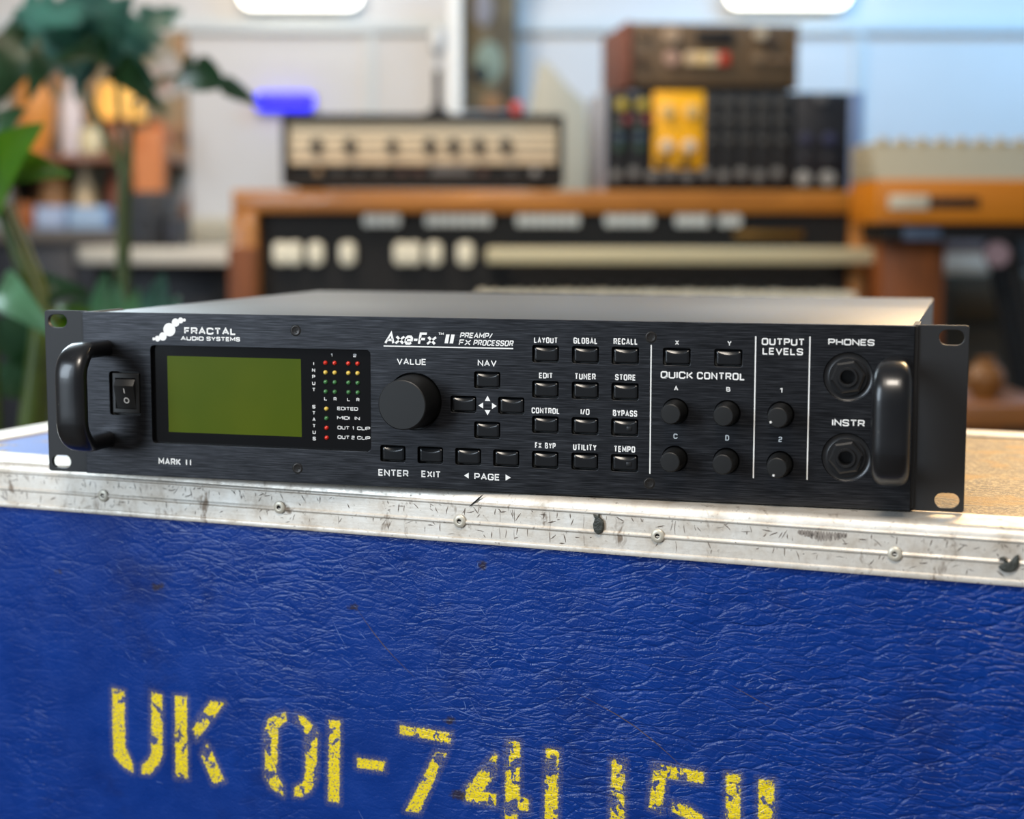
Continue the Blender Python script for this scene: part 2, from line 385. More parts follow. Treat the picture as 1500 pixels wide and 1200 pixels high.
def poly_sdf(P, X, Zz):
    d = np.full(X.shape, 1e9); inside = np.zeros(X.shape, bool); n = len(P)
    for i in range(n):
        (ax, ay), (bx, by) = P[i], P[(i+1) % n]
        ex, ey = bx-ax, by-ay; wx, wy = X-ax, Zz-ay
        t = np.clip((wx*ex + wy*ey)/(ex*ex+ey*ey+1e-12), 0, 1)
        d = np.minimum(d, np.hypot(wx-ex*t, wy-ey*t))
        c = ((ay > Zz) != (by > Zz)) & (X < (bx-ax)*(Zz-ay)/((by-ay) if by != ay else 1e-9) + ax)
        inside ^= c
    return np.where(inside, -d, d)
def front_panel():
    xs = np.concatenate([np.linspace(CX0*1000+2, -20, 6)[:-1], np.arange(-20, 596, .9), np.linspace(600, CX1*1000-2, 8)])
    zs = np.concatenate([np.array([-800, -600, -400, -300, -240]), np.arange(-222, -19, .9)])
    X, Z = np.meshgrid(xs, zs)
    sd = np.full(X.shape, 50.)
    for P in STENCIL: sd = np.minimum(sd, poly_sdf(P, X, Z))
    sd = np.where((X > -15) & (X < 590) & (Z > -220), sd, 50.)
    st = np.full(X.shape, 50.)
    for (cx, cz, r) in ((104.2, -65.1, 3.6), (225.9, -65.9, 3.0), (287, -160, 4.0), (300, -38, 2.0), (282, -121, 2.2), (40, -62, 2)):
        st = np.minimum(st, np.hypot(X-cx, (Z-cz)*1.5) - r)
    n, m = X.shape
    ys = np.full(X.shape, 1.5)
    co = np.stack([X, ys, Z + CH*1000], -1).reshape(-1, 3)/1000
    idx = np.arange(n*m).reshape(n, m)
    q = np.stack([idx[:-1, :-1], idx[:-1, 1:], idx[1:, 1:], idx[1:, :-1]], -1).reshape(-1, 4)
    me = bpy.data.meshes.new('front_panel')
    me.vertices.add(len(co)); me.vertices.foreach_set('co', co.ravel())
    me.loops.add(q.size); me.loops.foreach_set('vertex_index', q.ravel().astype(np.int32))
    me.polygons.add(len(q)); me.polygons.foreach_set('loop_start', np.arange(0, q.size, 4, dtype=np.int32)); me.polygons.foreach_set('loop_total', np.full(len(q), 4, np.int32))
    me.update(); me.validate()
    for nm, arr in (('paint_distance', sd), ('stain', st)):
        at_ = me.attributes.new(nm, 'FLOAT', 'POINT'); at_.data.foreach_set('value', (arr/1000).ravel().astype(np.float32))
    me.materials.append(M['vinyl'])
    me.polygons.foreach_set('use_smooth', [True]*len(me.polygons))
    o = bpy.data.objects.new('front_panel', me); C.objects.link(o); o.parent = case
    return o
fp = front_panel()
# scuffs on the vinyl: thin slivers a tenth of a millimetre proud
def slivers(mb, L, y, wdt, mi=0, axis='y'):
    for (x0, z0, x1, z1) in L:
        k_ = 7; dx, dz = x1-x0, z1-z0; ln = math.hypot(dx, dz) or 1; nx, nz = -dz/ln, dx/ln; bow = random.uniform(-.06, .06)*ln
        up, dn = [], []; wr = random.uniform(.45, 1.1)
        for i in range(k_):
            t = i/(k_-1); wv = wdt*wr*random.uniform(.6, 1)*(math.sin(math.pi*(.06+.88*t)))/2; b_ = bow*math.sin(math.pi*t)
            px, pz = x0+dx*t+nx*b_, z0+dz*t+nz*b_
            up.append((px+nx*wv, y, pz+nz*wv)); dn.append((px-nx*wv, y, pz-nz*wv))
        for i in range(k_-1): mb.face((dn[i], dn[i+1], up[i+1], up[i]), mi)
mb = MB(.001)
R_ = random.Random(3)
L = []
for _ in range(70):
    x, z = R_.uniform(60, 330), R_.uniform(-118, -34); a = math.radians(R_.gauss(-35, 18)); ln = R_.uniform(2, 8)
    L.append((x, z, x+ln*math.cos(a), z+ln*math.sin(a)))
for _ in range(30):
    x, z = R_.uniform(0, 560), R_.uniform(-180, -34); a = math.radians(R_.gauss(-20, 35)); ln = R_.uniform(2, 6)
    L.append((x, z, x+ln*math.cos(a), z+ln*math.sin(a)))
L += [(281, -113, 300, -118), (293, -108, 302, -121), (228, -176, 240, -190), (213, -72, 222, -88)]
slivers(mb, [(x0, z0+CH*1000, x1, z1+CH*1000) for x0, z0, x1, z1 in L], 1.42, .42)
slivers(mb, [(x0, z0+CH*1000, x1, z1+CH*1000) for x0, z0, x1, z1 in [(352, -99, 408, -131), (228, -66, 262, -100), (430, -86, 452, -96)]], 1.41, .5, 1)
join_into(fp, mb.build('scuff_mark', [M['scuff'], M['brownscuff']], fp, 0))
# carcass, lid, extrusions
mb = MB(); mb.box(CX0+.002, CX1-.002, .0045, CY1-.002, .12, CH-.012); mb.build('carcass', M['vinyl2'] if 'vinyl2' in M else plain('blue_vinyl_side', (8, 46, 130), .45), case)
mb = MB(); mb.box(CX0+.004, CX1-.004, .004, CY1-.004, CH-.012, CH-.0016); mb.build('lid_panel', M['ply'], case)
def extrusion(name, length, parent, segs=1):
    """aluminium angle along x: ridged front face, rounded nose, flat top"""
    f = [(1.4, -26.4), (-.6, -26.2), (-.9, -25.2), (-.7, -24.0), (.0, -23.4), (.0, -16.9), (-.35, -16.5), (-.75, -16.0), (-.75, -15.4), (-.35, -14.9), (.0, -14.5),
         (.0, -7.0), (-.3, -6.7), (-.65, -6.2), (-.65, -5.7), (-.3, -5.2), (.05, -4.9), (.25, -3.6), (.9, -2.0), (2.0, -.8), (3.6, -.15), (5.0, 0), (31.5, 0), (32.3, -.5), (32.4, -1.8), (5, -1.8), (1.4, -5)]
    mb = MB(.001); n = max(2, int(length/60)); rows = []
    for i in range(n+1):
        x = length*i/n; rows.append([mb.v((x, y + .0, z)) for y, z in f])
    fs = []
    m = len(f)
    for a, b in zip(rows, rows[1:]):
        for q in range(m): fs.append(mb.b.faces.new((a[q], a[(q+1) % m], b[(q+1) % m], b[q])))
    fs += [mb.b.faces.new(rows[0][::-1]), mb.b.faces.new(rows[-1])]
    bmesh.ops.recalc_face_normals(mb.b, faces=fs)
    return mb
R_ = random.Random(11)
def scratch_set(n, x0, x1):
    out = []
    for _ in range(n):
        x = R_.uniform(x0, x1); z = R_.choice((R_.uniform(-13.5, -7.5), R_.uniform(-23, -17.5), R_.uniform(-13.5, -7.5)))
        a = math.radians(R_.choice((R_.gauss(62, 14), R_.gauss(118, 20), R_.gauss(90, 8), R_.gauss(10, 14)))); ln = R_.uniform(1.5, 5.5)
        zz = max(-23, min(-7.3, z+ln*math.sin(a)))
        if (z < -15) != (zz < -15): zz = z
        out.append((x, z, x+ln*math.cos(a), zz))
    return out
mb = extrusion('edge', (CX1-CX0)*1000, case)
S = [(x - CX0*1000, z, x2 - CX0*1000, z2) for x, z, x2, z2 in scratch_set(170, -5, 330) + scratch_set(90, 330, 570)]
slivers(mb, S, -.06, .66, 1)
for x in (310, 318, 337, 355, 393+9): slivers(mb, [(x-CX0*1000, -7.2, x-CX0*1000+R_.uniform(-.4, .4), -14.2), (x-CX0*1000, -17.2, x-CX0*1000+.3, -23)], -.06, .5, 1)
# patch of grey dirt near the right-hand rivet
slivers(mb, [(462+1.3*i-CX0*1000, -7.4, 462+1.3*i-CX0*1000+R_.uniform(-.5, .5), -9.5-2.2*math.sin(math.pi*i/17)-R_.uniform(0, .8)) for i in range(18)], -.07, 2.9, 3)
slivers(mb, [(293.7-CX0*1000, -7.4, 301.5-CX0*1000, -.6)], -.75, 1.0, 2)
front_rail = mb.build('edge_extrusion', [M['alu'], M['scratch'], M['blackhole'], plain('grey_residue', (138, 130, 122), .7, var=.3, scale=700)], case, 30, (CX0, 0, CH))
mb = extrusion('edge', (CX1-CX0)*1000, case)
o = mb.build('edge_extrusion', [M['alu']], case, 30, (CX1, CY1, CH)); o.rotation_euler = (0, 0, math.pi)
mb = extrusion('edge', CY1*1000 - 66, case)
o = mb.build('edge_extrusion', [M['alu']], case, 30, (CX0, CY1-.033, CH)); o.rotation_euler = (0, 0, -math.pi/2)
o = dup(o, (CX1, .033, CH)); o.rotation_euler = (0, 0, math.pi/2)
rv = None
for x, z in ((71.6, -15.6), (183.7, -14.9), (288.4, -15.2), (393.2, -15.3), (506.6, -15.6)):
    if rv is None:
        mb = MB(.001); mb.lathe([(3.4, -.2), (3.35, .3), (2.9, .65), (2.0, .85), (1.4, .88), (1.15, .72)], (0, 0, 0), (0, -1, 0), 28)
        mb.lathe([(1.17, .76), (.95, .1), (0, .1)], (0, 0, 0), (0, -1, 0), 20, 1)
        rv = mb.build('rivet', [M['rivet'], M['blackhole']], front_rail, 40)
        o = rv
    else: o = dup(rv)
    o.location = (x/1000 - CX0, -.0006, z/1000)
def lump(x, z, pts, h):
    mb = MB(.001); mb.prism(pts, -.2, -h, 'y', bev=.5); bmesh.ops.subdivide_edges(mb.b, edges=mb.b.edges[:], cuts=1, use_grid_fill=True, smooth=.3)
    return mb.build('torn_rivet', M['tar'], front_rail, 60, (x/1000 - CX0, 0, z/1000))
lump(362.8, -11.3, [(-2.6, 4.6), (-.4, 3.9), (.4, 5.0), (.9, 3.2), (2.6, 2), (3.1, -1), (2.2, -4), (.2, -5.4), (-1.8, -4), (-2.6, -.5), (-1.6, 2.6)], 1.8)
lump(557.0, -16.0, [(-4.5, -1.6), (-2.4, -.4), (-2, 1.2), (-4.6, 1.8), (-2, 3), (0, .6), (2.2, 3.2), (3.8, 4.4), (4.6, .6), (2.6, -3), (-1.6, -4)], 1.8)
# foot of the case: base frame and casters, out of sight below
mb = MB(); mb.box(CX0, CX1, 0, CY1, .105, .135, .004); base = mb.build('base_frame', M['alu'], case)
for x in (CX0+.08, CX1-.08):
    for y in (.07, CY1-.07):
        mb = MB(); mb.box(x-.03, x+.03, y-.03, y+.03, .098, .105); mb.box(x-.024, x-.018, y-.02, y+.02, .04, .098); mb.box(x+.018, x+.024, y-.02, y+.02, .04, .098)
        cs = mb.build('caster', M['steel'], case)
        mb = MB(); mb.lathe([(0, 0), (.045, 0), (.05, .005), (.05, .027), (.045, .032), (0, .032)], (x-.016, y, .05), (1, 0, 0), 24); mb.build('wheel', M['rubber'], cs)

# ------------------------------------------------------------------ lettering strokes
G = {
'A': (.8, [[(0,0),(.4,1),(.8,0)], [(.17,.32),(.63,.32)]]),
'B': (.74, [[(0,0),(0,1),(.54,1),(.66,.9),(.66,.64),(.5,.52),(0,.52)], [(.5,.52),(.74,.38),(.74,.1),(.62,0),(0,0)]]),
'C': (.74, [[(.74,.72),(.74,.86),(.6,1),(.14,1),(0,.86),(0,.14),(.14,0),(.6,0),(.74,.14),(.74,.28)]]),
'D': (.74, [[(0,0),(0,1),(.56,1),(.74,.82),(.74,.18),(.56,0),(0,0)]]),
'E': (.62, [[(.62,1),(0,1),(0,0),(.62,0)], [(0,.5),(.55,.5)]]),
'F': (.6, [[(.6,1),(0,1),(0,0)], [(0,.48),(.52,.48)]]),
'G': (.76, [[(.76,.74),(.76,.86),(.62,1),(.14,1),(0,.86),(0,.14),(.14,0),(.62,0),(.76,.14),(.76,.46),(.4,.46)]]),
'H': (.74, [[(0,0),(0,1)], [(.74,0),(.74,1)], [(0,.5),(.74,.5)]]),
'I': (.0, [[(0,0),(0,1)]]),
'K': (.7, [[(0,0),(0,1)], [(.66,1),(.2,.52),(0,.5)], [(.2,.52),(.7,0)]]),
'L': (.6, [[(0,1),(0,0),(.6,0)]]),
'M': (.92, [[(0,0),(0,1),(.46,.3),(.92,1),(.92,0)]]),
'N': (.76, [[(0,0),(0,1),(.76,0),(.76,1)]]),
'O': (.76, [[(.14,0),(0,.14),(0,.86),(.14,1),(.62,1),(.76,.86),(.76,.14),(.62,0),(.14,0)]]),
'P': (.7, [[(0,0),(0,1),(.57,1),(.7,.87),(.7,.55),(.57,.42),(0,.42)]]),
'Q': (.76, [[(.14,0),(0,.14),(0,.86),(.14,1),(.62,1),(.76,.86),(.76,.14),(.62,0),(.14,0)], [(.48,.26),(.76,-.04)]]),
'R': (.72, [[(0,0),(0,1),(.58,1),(.7,.88),(.7,.56),(.58,.44),(0,.44)], [(.42,.44),(.74,0)]]),
'S': (.7, [[(.7,.76),(.7,.88),(.58,1),(.12,1),(0,.88),(0,.64),(.12,.53),(.58,.48),(.7,.37),(.7,.12),(.58,0),(.12,0),(0,.12),(0,.24)]]),
'T': (.72, [[(0,1),(.72,1)], [(.36,1),(.36,0)]]),
'U': (.74, [[(0,1),(0,.14),(.14,0),(.6,0),(.74,.14),(.74,1)]]),
'V': (.8, [[(0,1),(.4,0),(.8,1)]]),
'X': (.76, [[(0,0),(.76,1)], [(0,1),(.76,0)]]),
'Y': (.76, [[(0,1),(.38,.46),(.76,1)], [(.38,.46),(.38,0)]]),
'1': (.22, [[(0,.84),(.22,1),(.22,0)]]),
'2': (.66, [[(0,.76),(0,.88),(.12,1),(.54,1),(.66,.88),(.66,.62),(.54,.52),(.12,.46),(0,.34),(0,0),(.66,0)]]),
'/': (.42, [[(0,-.02),(.42,1.02)]]),
'-': (.36, [[(0,.38),(.36,.38)]]),
'x': (.76, [[(0,0),(.76,.68)], [(0,.68),(.76,0)]]),
'e': (.58, [[(.0,.33),(.58,.33),(.58,.52),(.44,.68),(.14,.68),(0,.52),(0,.16),(.14,0),(.44,0),(.58,.1)]]),
' ': (.34, []),
}
def stroke(mb, pts, t, y, shear=0, z_ref=0, mi=0):
    closed = pts[0] == pts[-1] and len(pts) > 2
    P = [Vector(p) for p in (pts[:-1] if closed else pts)]; n = len(P); Lf, Rt = [], []
    for i in range(n):
        a = P[i-1] if (closed or i > 0) else None; b = P[(i+1) % n] if (closed or i < n-1) else None
        if a is None or b is None:
            d = ((b - P[i]) if b is not None else (P[i] - a)).normalized(); nn = Vector((-d.y, d.x)); k_ = 1
        else:
            d1 = (P[i]-a).normalized(); d2 = (b-P[i]).normalized(); n1 = Vector((-d1.y, d1.x)); n2 = Vector((-d2.y, d2.x))
            nn = n1+n2
            nn = nn.normalized() if nn.length > 1e-6 else n1
            k_ = min(1/max(nn.dot(n1), .3), 2.0)
        Lf.append(P[i] + nn*t/2*k_); Rt.append(P[i] - nn*t/2*k_)
    q = lambda p: (p.x + shear*(p.y - z_ref), y, p.y)
    for i in range(n if closed else n-1):
        j = (i+1) % n; mb.face((q(Rt[i]), q(Rt[j]), q(Lf[j]), q(Lf[i])), mi)
def text(mb, s, x0, x1, z0, z1, y, wt=.2, gap=.15, shear=0, mi=0):
    """s drawn to fill the rectangle; wt = stroke weight against the height"""
    H = z1 - z0; t = H*wt; h = H - t; n = len(s)
    wid = [G[ch][0] for ch in s]; g = gap*H
    tot = sum(wid)*h
    sx = ((x1 - x0) - abs(shear)*H - n*t - g*(n-1))/tot if tot else 1
    if not tot: g = ((x1 - x0) - abs(shear)*H - n*t)/max(1, n-1)
    x = x0 + t/2
    for ch, wd in zip(s, wid):
        for pl in G[ch][1]: stroke(mb, [(x + px*h*sx, z0 + t/2 + pz*h) for px, pz in pl], t, y, shear, z0, mi)
        x += wd*h*sx + t + g

# ------------------------------------------------------------------ rack processor
U_ = .001
rack = thing('rack_processor', 'black rack guitar processor with green screen lying on top of the blue flight case', 'rack processor', (0, 0, ZB + .0004))
YF = -3.0                                   # front of the face plate
mb = MB(U_)
mb.box(-217, 217, 1.5, 329, 1.2, 86.6, .6); mb.build('chassis', M['lid'], rack)
# face plate with its openings
def boolean_cut(o, cutter, bev):
    m1 = o.modifiers.new('cut', 'BOOLEAN'); m1.object = cutter; m1.solver = 'EXACT'; m1.operation = 'DIFFERENCE'
    if bev:
        m2 = o.modifiers.new('edge', 'BEVEL'); m2.width = bev; m2.segments = 2; m2.limit_method = 'ANGLE'; m2.angle_limit = math.radians(50)
    dg = bpy.context.evaluated_depsgraph_get(); me = bpy.data.meshes.new_from_object(o.evaluated_get(dg))
    old = o.data; o.modifiers.clear(); o.data = me; bpy.data.meshes.remove(old)
    me.polygons.foreach_set('use_smooth', [True]*len(me.polygons)); me.set_sharp_from_angle(angle=math.radians(10))
    cm = cutter.data; bpy.data.objects.remove(cutter); bpy.data.meshes.remove(cm)
BTN = [(x, z) for z in (70.6, 52.95, 35.32, 17.65) for x in (39.5, 59.77, 79.75)] + [(9.36, 56.8), (-3.15, 44.3), (21.87, 44.3), (9.36, 31.55)] + [(x, 17.68) for x in (-40.93, -20.8, -.68, 19.3)] + [(105.13, 70.7), (130.16, 70.7)]
KNB = [(104.74, 44.15), (130.02, 44.0), (104.7, 20.9), (129.96, 20.8), (155.65, 44.1), (155.72, 20.2)]
JCK = [(186.86, 63.05), (186.86, 24.75)]
VK = (-29.5, 45.0)
mb = MB(U_); mb.box(-216.6, 216.9, YF, 0, .4, 87.7, .25); plate = mb.build('faceplate', M['plate'], rack)
mb = MB(U_)
mb.prism(rrect(-176.8, -52.8, 18.2, 70.5, 2.2), -10, 10)
mb.prism(rrect(-201.5, -183.2, 32.6, 56.1, 1.6), -10, 10)
for x, z in BTN: mb.prism(rrect(x-6.75, x+6.75, z-4.25, z+4.25, 1.1), -10, 10)
for x, z in KNB: mb.prism(circ(x, z, 6.3), -10, 10)
for x, z in JCK: mb.prism(circ(x, z, 11.5), -10, 10)
mb.prism(circ(*VK, 14.7, 64), -10, 10)
boolean_cut(plate, mb.build('cutter', M['plate'], rack, 0), .0002)
# printed white lettering
mb = MB(U_); YP = YF - .06
TEXT = [
 ('EDIT',36.2,43.27,58.51,61.29),('LAYOUT',33.58,45.64,76.0,78.88),('GLOBAL',53.67,65.77,76.07,79.07),('RECALL',73.79,85.83,76.13,79.17),
 ('TUNER',54.37,64.99,58.43,61.5),('STORE',74.73,85.01,58.57,61.52),('CONTROL',32.44,46.82,40.92,43.82),('I/O',57.51,61.97,40.96,43.95),('BYPASS',73.77,85.88,40.82,43.88),
 ('FX BYP',34.24,44.84,23.45,26.37),('UTILITY',53.75,65.63,23.21,26.31),('TEMPO',74.42,85.05,23.07,26.15)]
for s, a, b, c, d in TEXT: text(mb, s, a, b, c, d, YP, .185, .12)
for s, a, b, c, d in [('MARK',-173.41,-160.4,6.97,10.4),('II',-157.4,-154.41,6.97,10.4),('VALUE',-38.46,-22.71,63.6,66.76),('NAV',4.45,14.27,63.85,66.96),('ENTER',-48.88,-32.57,6.05,9.52),('EXIT',-25.57,-15.27,6.29,9.68),('PAGE',2.59,15.95,6.22,9.59),
 ('QUICK',97.34,113.2,60.1,63.6),('CONTROL',115.1,138.25,60.1,63.6),('OUTPUT',145.99,166.2,77.28,80.66),('LEVELS',146.41,165.52,72.76,76.03),('PHONES',177.26,198.57,77.94,80.94),('INSTR',179.87,195.04,39.6,42.8)]:
    text(mb, s, a, b, c, d, YP, .185)
for s, a, b, c, d in [('X',104.24,106.09,76.45,78.75),('Y',129.6,131.53,76.52,78.91),('A',103.93,106.02,54.24,56.55),('B',129.37,131.31,54.5,56.67),('C',103.98,105.96,30.73,33.17),('D',129.28,131.11,30.72,33.37),('1',154.95,156.18,54.53,56.91),('2',154.83,156.52,30.96,33.47)]:
    text(mb, s, a, b, c, d, YP, .18)
text(mb, 'PREAMP/', -4.97, 12.4, 77.75, 80.49, YP, .19, .1, .22); text(mb, 'FX', -5.61, 1.2, 74.08, 76.98, YP, .19, .1, .22); text(mb, 'PROCESSOR', 2.0, 23.3, 74.08, 76.98, YP, .19, .1, .22)
text(mb, 'Axe-Fx', -45.28, -16.4, 73.76, 80.1, YP, .192, -.01, .2)
text(mb, 'II', -13.2, -7.4, 73.95, 80.3, YP, .29, .1, .2)
text(mb, 'T', -16.2, -15.0, 78.94, 80.25, YP, .22); text(mb, 'M', -14.9, -13.4, 78.94, 80.25, YP, .2)
mb.face([(-45.5, YP, 72.55), (22.87, YP, 72.65), (22.87, YP, 73.25), (-45.5, YP, 73.15)])
for x, z0, z1 in ((92.5, 12.9, 76.2), (143.1, 12.9, 81.45), (168.7, 13.2, 81.7)): mb.face([(x-.3, YP, z0), (x+.3, YP, z0), (x+.3, YP, z1), (x-.3, YP, z1)])
for t_ in ([(9.57,49.05),(8.1,46.3),(11.03,46.3)], [(4.74,43.96),(7.26,42.5),(7.26,45.5)], [(14.38,43.95),(11.87,45.45),(11.87,42.4)], [(9.56,39.15),(11.03,41.7),(8.1,41.7)], [(-2.81,8.06),(-.37,6.6),(-.37,9.6)], [(21.7,8.0),(18.99,9.5),(18.99,6.4)]):
    mb.face([(x, YP, z) for x, z in t_])
join_into(plate, mb.build('printed_lettering', M['print'], rack, 0))
mb = MB(U_)
for i, (x, z, r) in enumerate(((-174.6, 73.9, .8), (-172.4, 74.1, 1.55), (-169.3, 75.3, 2.2), (-165.4, 79.0, 3.5), (-161.7, 82.8, 2.2), (-158.7, 84.0, 1.55), (-156.6, 84.2, .85))):
    mb.face([(a, YP - .004*i, b) for a, b in circ(x, z, r, 36)])
text(mb, 'FRACTAL', -156.78, -127.11, 76.8, 80.5, YP, .23); text(mb, 'AUDIO', -158.9, -145.7, 73.5, 75.75, YP, .24); text(mb, 'SYSTEMS', -144.0, -124.93, 73.5, 75.75, YP, .24)
mb.build('logo', M['print'], plate, 0)
# screws
sw0 = None
for x, z in ((-93.6, 79.85), (-93.6, 8.05), (92.33, 80.0), (92.3, 8.15)):
    if sw0 is None:
        mb = MB(U_); mb.lathe([(2.6, 0), (2.55, .2), (2.2, .32), (1.9, .22), (0, .22)], (0, 0, 0), (0, -1, 0), 28)
        for a in (math.radians(20), math.radians(110)):
            c_, s_ = math.cos(a), math.sin(a)
            mb.face([(c_*p - s_*q, -.25, s_*p + c_*q) for p, q in ((-1.4, -.3), (1.4, -.3), (1.4, .3), (-1.4, .3))], 1)
        mb.lathe([(3.0, .02), (2.6, .03)], (0, 0, 0), (0, -1, 0), 28, 1)
        sw0 = mb.build('screw', [M['screw'], M['blackhole']], plate, 40); o = sw0
    else: o = dup(sw0); o.rotation_euler = (0, random.uniform(0, 1.5), 0)
    o.location = (x*U_, YF*U_, z*U_)
# rack ears
for s in (-1, 1):
    mb = MB(U_)
    out = rrect(216.0, 241.3, .3, 88.0, 1.4)
    mb.prism([(s*x, z) for x, z in (out if s > 0 else out[::-1])], 0, 2.6)
    mb.box(*sorted((s*215.5, s*218.5)), -1.2, 40, 1.5, 87.4)
    ear = mb.build('rack_ear', M['ear'], rack, 28)
    mb = MB(U_)
    for z in (82.3, 5.6): mb.prism(slot(s*233.5, z, 5.7, 3.55), -8, 8)
    boolean_cut(ear, mb.build('cutter', M['ear'], rack, 0), .0005)
# handles
def handle_path(r=13, y1=-35.0, z0=19.4, z1=68.6):
    P = [(0, YF, z1), (0, -12, z1)]
    for k_ in range(9): a = math.radians(90*k_/8); P.append((0, y1+r-r*math.sin(a), z1-r+r*math.cos(a)))
    for k_ in range(1, 6): P.append((0, y1, z1-r-(z1-z0-2*r)*k_/6))
    for k_ in range(9): a = math.radians(90*k_/8); P.append((0, y1+r-r*math.cos(a), z0+r-r*math.sin(a)))
    return P + [(0, -12, z0), (0, YF, z0)]
for s, x in ((-1, -205.5), (1, 208.6)):
    P = handle_path(); n = len(P)
    def sec(i):
        e = min(i, n-1-i)/6; wx = 6.4 + (8.6-6.4)*min(1, e); wy = 4.5; m = 24
        return [(math.copysign(abs(math.cos(a))**.62, math.cos(a))*wx, math.copysign(abs(math.sin(a))**.85, math.sin(a))*wy) for a in (2*math.pi*q/m for q in range(m))]
    mb = MB(U_); mb.sweep(P, sec, side=(1, 0, 0)); mb.build('handle', M['handle'], rack, 60, (x*U_, 0, 0))
# display window
mb = MB(U_); mb.box(-176.6, -53.0, -.3, 1.2, 18.4, 70.3); disp = mb.build('display_panel', M['gloss'], rack)
mb = MB(U_); mb.face([(-168.4, -.36, 24.25), (-92.1, -.36, 24.25), (-92.1, -.36, 64.9), (-168.4, -.36, 64.9)]); mb.build('display_screen', M['lcd'], disp, 0)
mb = MB(U_); y = -.36
for s, a, b, c, d in [('1',-75.4,-74.6,66.6,68.16),('2',-63.1,-61.4,66.64,68.2),('EDITED',-72.2,-60.74,38.95,40.68),('MIDI',-72.26,-65.3,34.1,35.8),('IN',-62.6,-59.83,34.1,35.8),('OUT',-72.14,-65.6,28.95,30.75),('1',-63.9,-63.2,28.95,30.75),('CLIP',-61.3,-54.22,28.95,30.75),('OUT',-72.11,-65.6,24.0,25.8),('2',-64.4,-62.8,24.0,25.8),('CLIP',-61.3,-54.18,24.0,25.8)]:
    text(mb, s, a, b, c, d, y, .18)
for ch, z in zip('INPUT', (62.7, 59.3, 55.95, 52.5, 49.2)): text(mb, ch, -85.9+(.75 if ch == 'I' else 0), -84.2, z-.9, z+.9, y, .2)
for ch, z in zip('STATUS', (40.3, 37.05, 33.65, 30.3, 26.95, 23.6)): text(mb, ch, -86.0, -84.3, z-.9, z+.9, y, .2)
for ch, x in zip('LRLR', (-78.55, -73.3, -65.85, -60.75)): text(mb, ch, x-.8, x+.8, 43.8, 45.5, y, .19)
join_into(disp, mb.build('printed_lettering', M['print'], rack, 0))
LED = [(x, z, c) for z, c in ((63.25, 'red'), (58.3, 'yellow'), (53.3, 'green'), (48.35, 'green')) for x in (-78.38, -73.32, -65.78, -60.73)] + [(-78.13, 39.42, 'yellow'), (-78.13, 34.44, 'green'), (-78.13, 29.46, 'red'), (-78.13, 24.3, 'red')]
led0 = {}
for x, z, c in LED:
    if c not in led0:
        mb = MB(U_); mb.lathe([(1.15, 0)] + [(1.15*math.cos(a), .3 + 1.0*math.sin(a)) for a in (math.radians(q) for q in (0, 25, 50, 70))] + [(0, 1.3)], (0, 0, 0), (0, -1, 0), 16)
        led0[c] = o = mb.build('indicator_light', M['led_'+c], disp, 60)
    else: o = dup(led0[c])
    o.location = (x*U_, -.36*U_, z*U_); o['label'] = c + ' indicator light'
# rocker switch
mb = MB(U_); mb.box(-200.3, -184.4, -2.2, 1.4, 33.6, 55.2, .5)
mb2 = MB(U_); mb2.prism(rrect(-198.6, -186.4, 36.0, 52.6, .4), -10, 10)
sw = mb.build('power_switch', M['sw'], rack); boolean_cut(sw, mb2.build('cutter', M['sw'], rack, 0), 0)
mb = MB(U_); mb.prism([(1.2, 52.3), (-2.4, 51.9), (-4.6, 48.6), (-1.4, 36.3), (1.2, 36.2)], -198.3, -186.7, 'x', bev=.25); rk = mb.build('rocker', M['sw'], sw)
mb = MB(U_)
stroke(mb, [(-192.5, 47.2), (-192.3, 44.6)], .45, 0); o_ = circ(-191.8, 40.6, 1.35, 24); stroke(mb, o_ + [o_[0]], .42, 0)
for v_ in mb.b.verts: v_.co.y = (-4.6 + (48.6 - v_.co.z/U_)*3.2/12.3 - .08)*U_
mb.build('printed_symbol', M['print'], rk, 0)
# push buttons: crowned caps
def cap():
    mb = MB(U_); nx, nz = 20, 20; X, Zz = 5.85, 3.55; rows = []
    for j in range(nz+1):
        row = []
        for i in range(nx+1):
            u, v_ = i/nx*2-1, j/nz*2-1
            # rounded-rectangle remap
            x = X*u; z = Zz*v_
            r = 1.0; ex = max(0, abs(x)-(X-r)); ez = max(0, abs(z)-(Zz-r))
            if ex > 0 and ez > 0:
                m_ = max(ex, ez); l_ = math.hypot(ex, ez); x = math.copysign(X-r+ex*m_/l_, x); z = math.copysign(Zz-r+ez*m_/l_, z)
            e = max(abs(u), abs(v_))
            z0 = Zz*(.30 + .42*u*u)                                          # upper shoulder slopes back, its lower edge dips in the middle
            sl = max(0, z - z0); sl = sl*sl/(sl + .25) if sl else 0
            y = -2.6 + .66*sl + (max(0, e-.9)/.1)**2*.4
            row.append(mb.v((x, y, z)))
        rows.append(row)
    fs = [mb.b.faces.new((a[i], a[i+1], b[i+1], b[i])) for a, b in zip(rows, rows[1:]) for i in range(nx)]
    rim = [rows[0][i] for i in range(nx+1)] + [rows[j][nx] for j in range(1, nz+1)] + [rows[nz][i] for i in range(nx-1, -1, -1)] + [rows[j][0] for j in range(nz-1, 0, -1)]
    back = [mb.b.verts.new((p.co.x*1.03, .0008, p.co.z*1.03)) for p in rim]
    for i in range(len(rim)): j = (i+1) % len(rim); fs.append(mb.b.faces.new((rim[i], rim[j], back[j], back[i])))
    fs.append(mb.b.faces.new(back))
    bmesh.ops.recalc_face_normals(mb.b, faces=fs)
    return mb.build('push_button', M['button'], rack, 50)
b0 = cap()
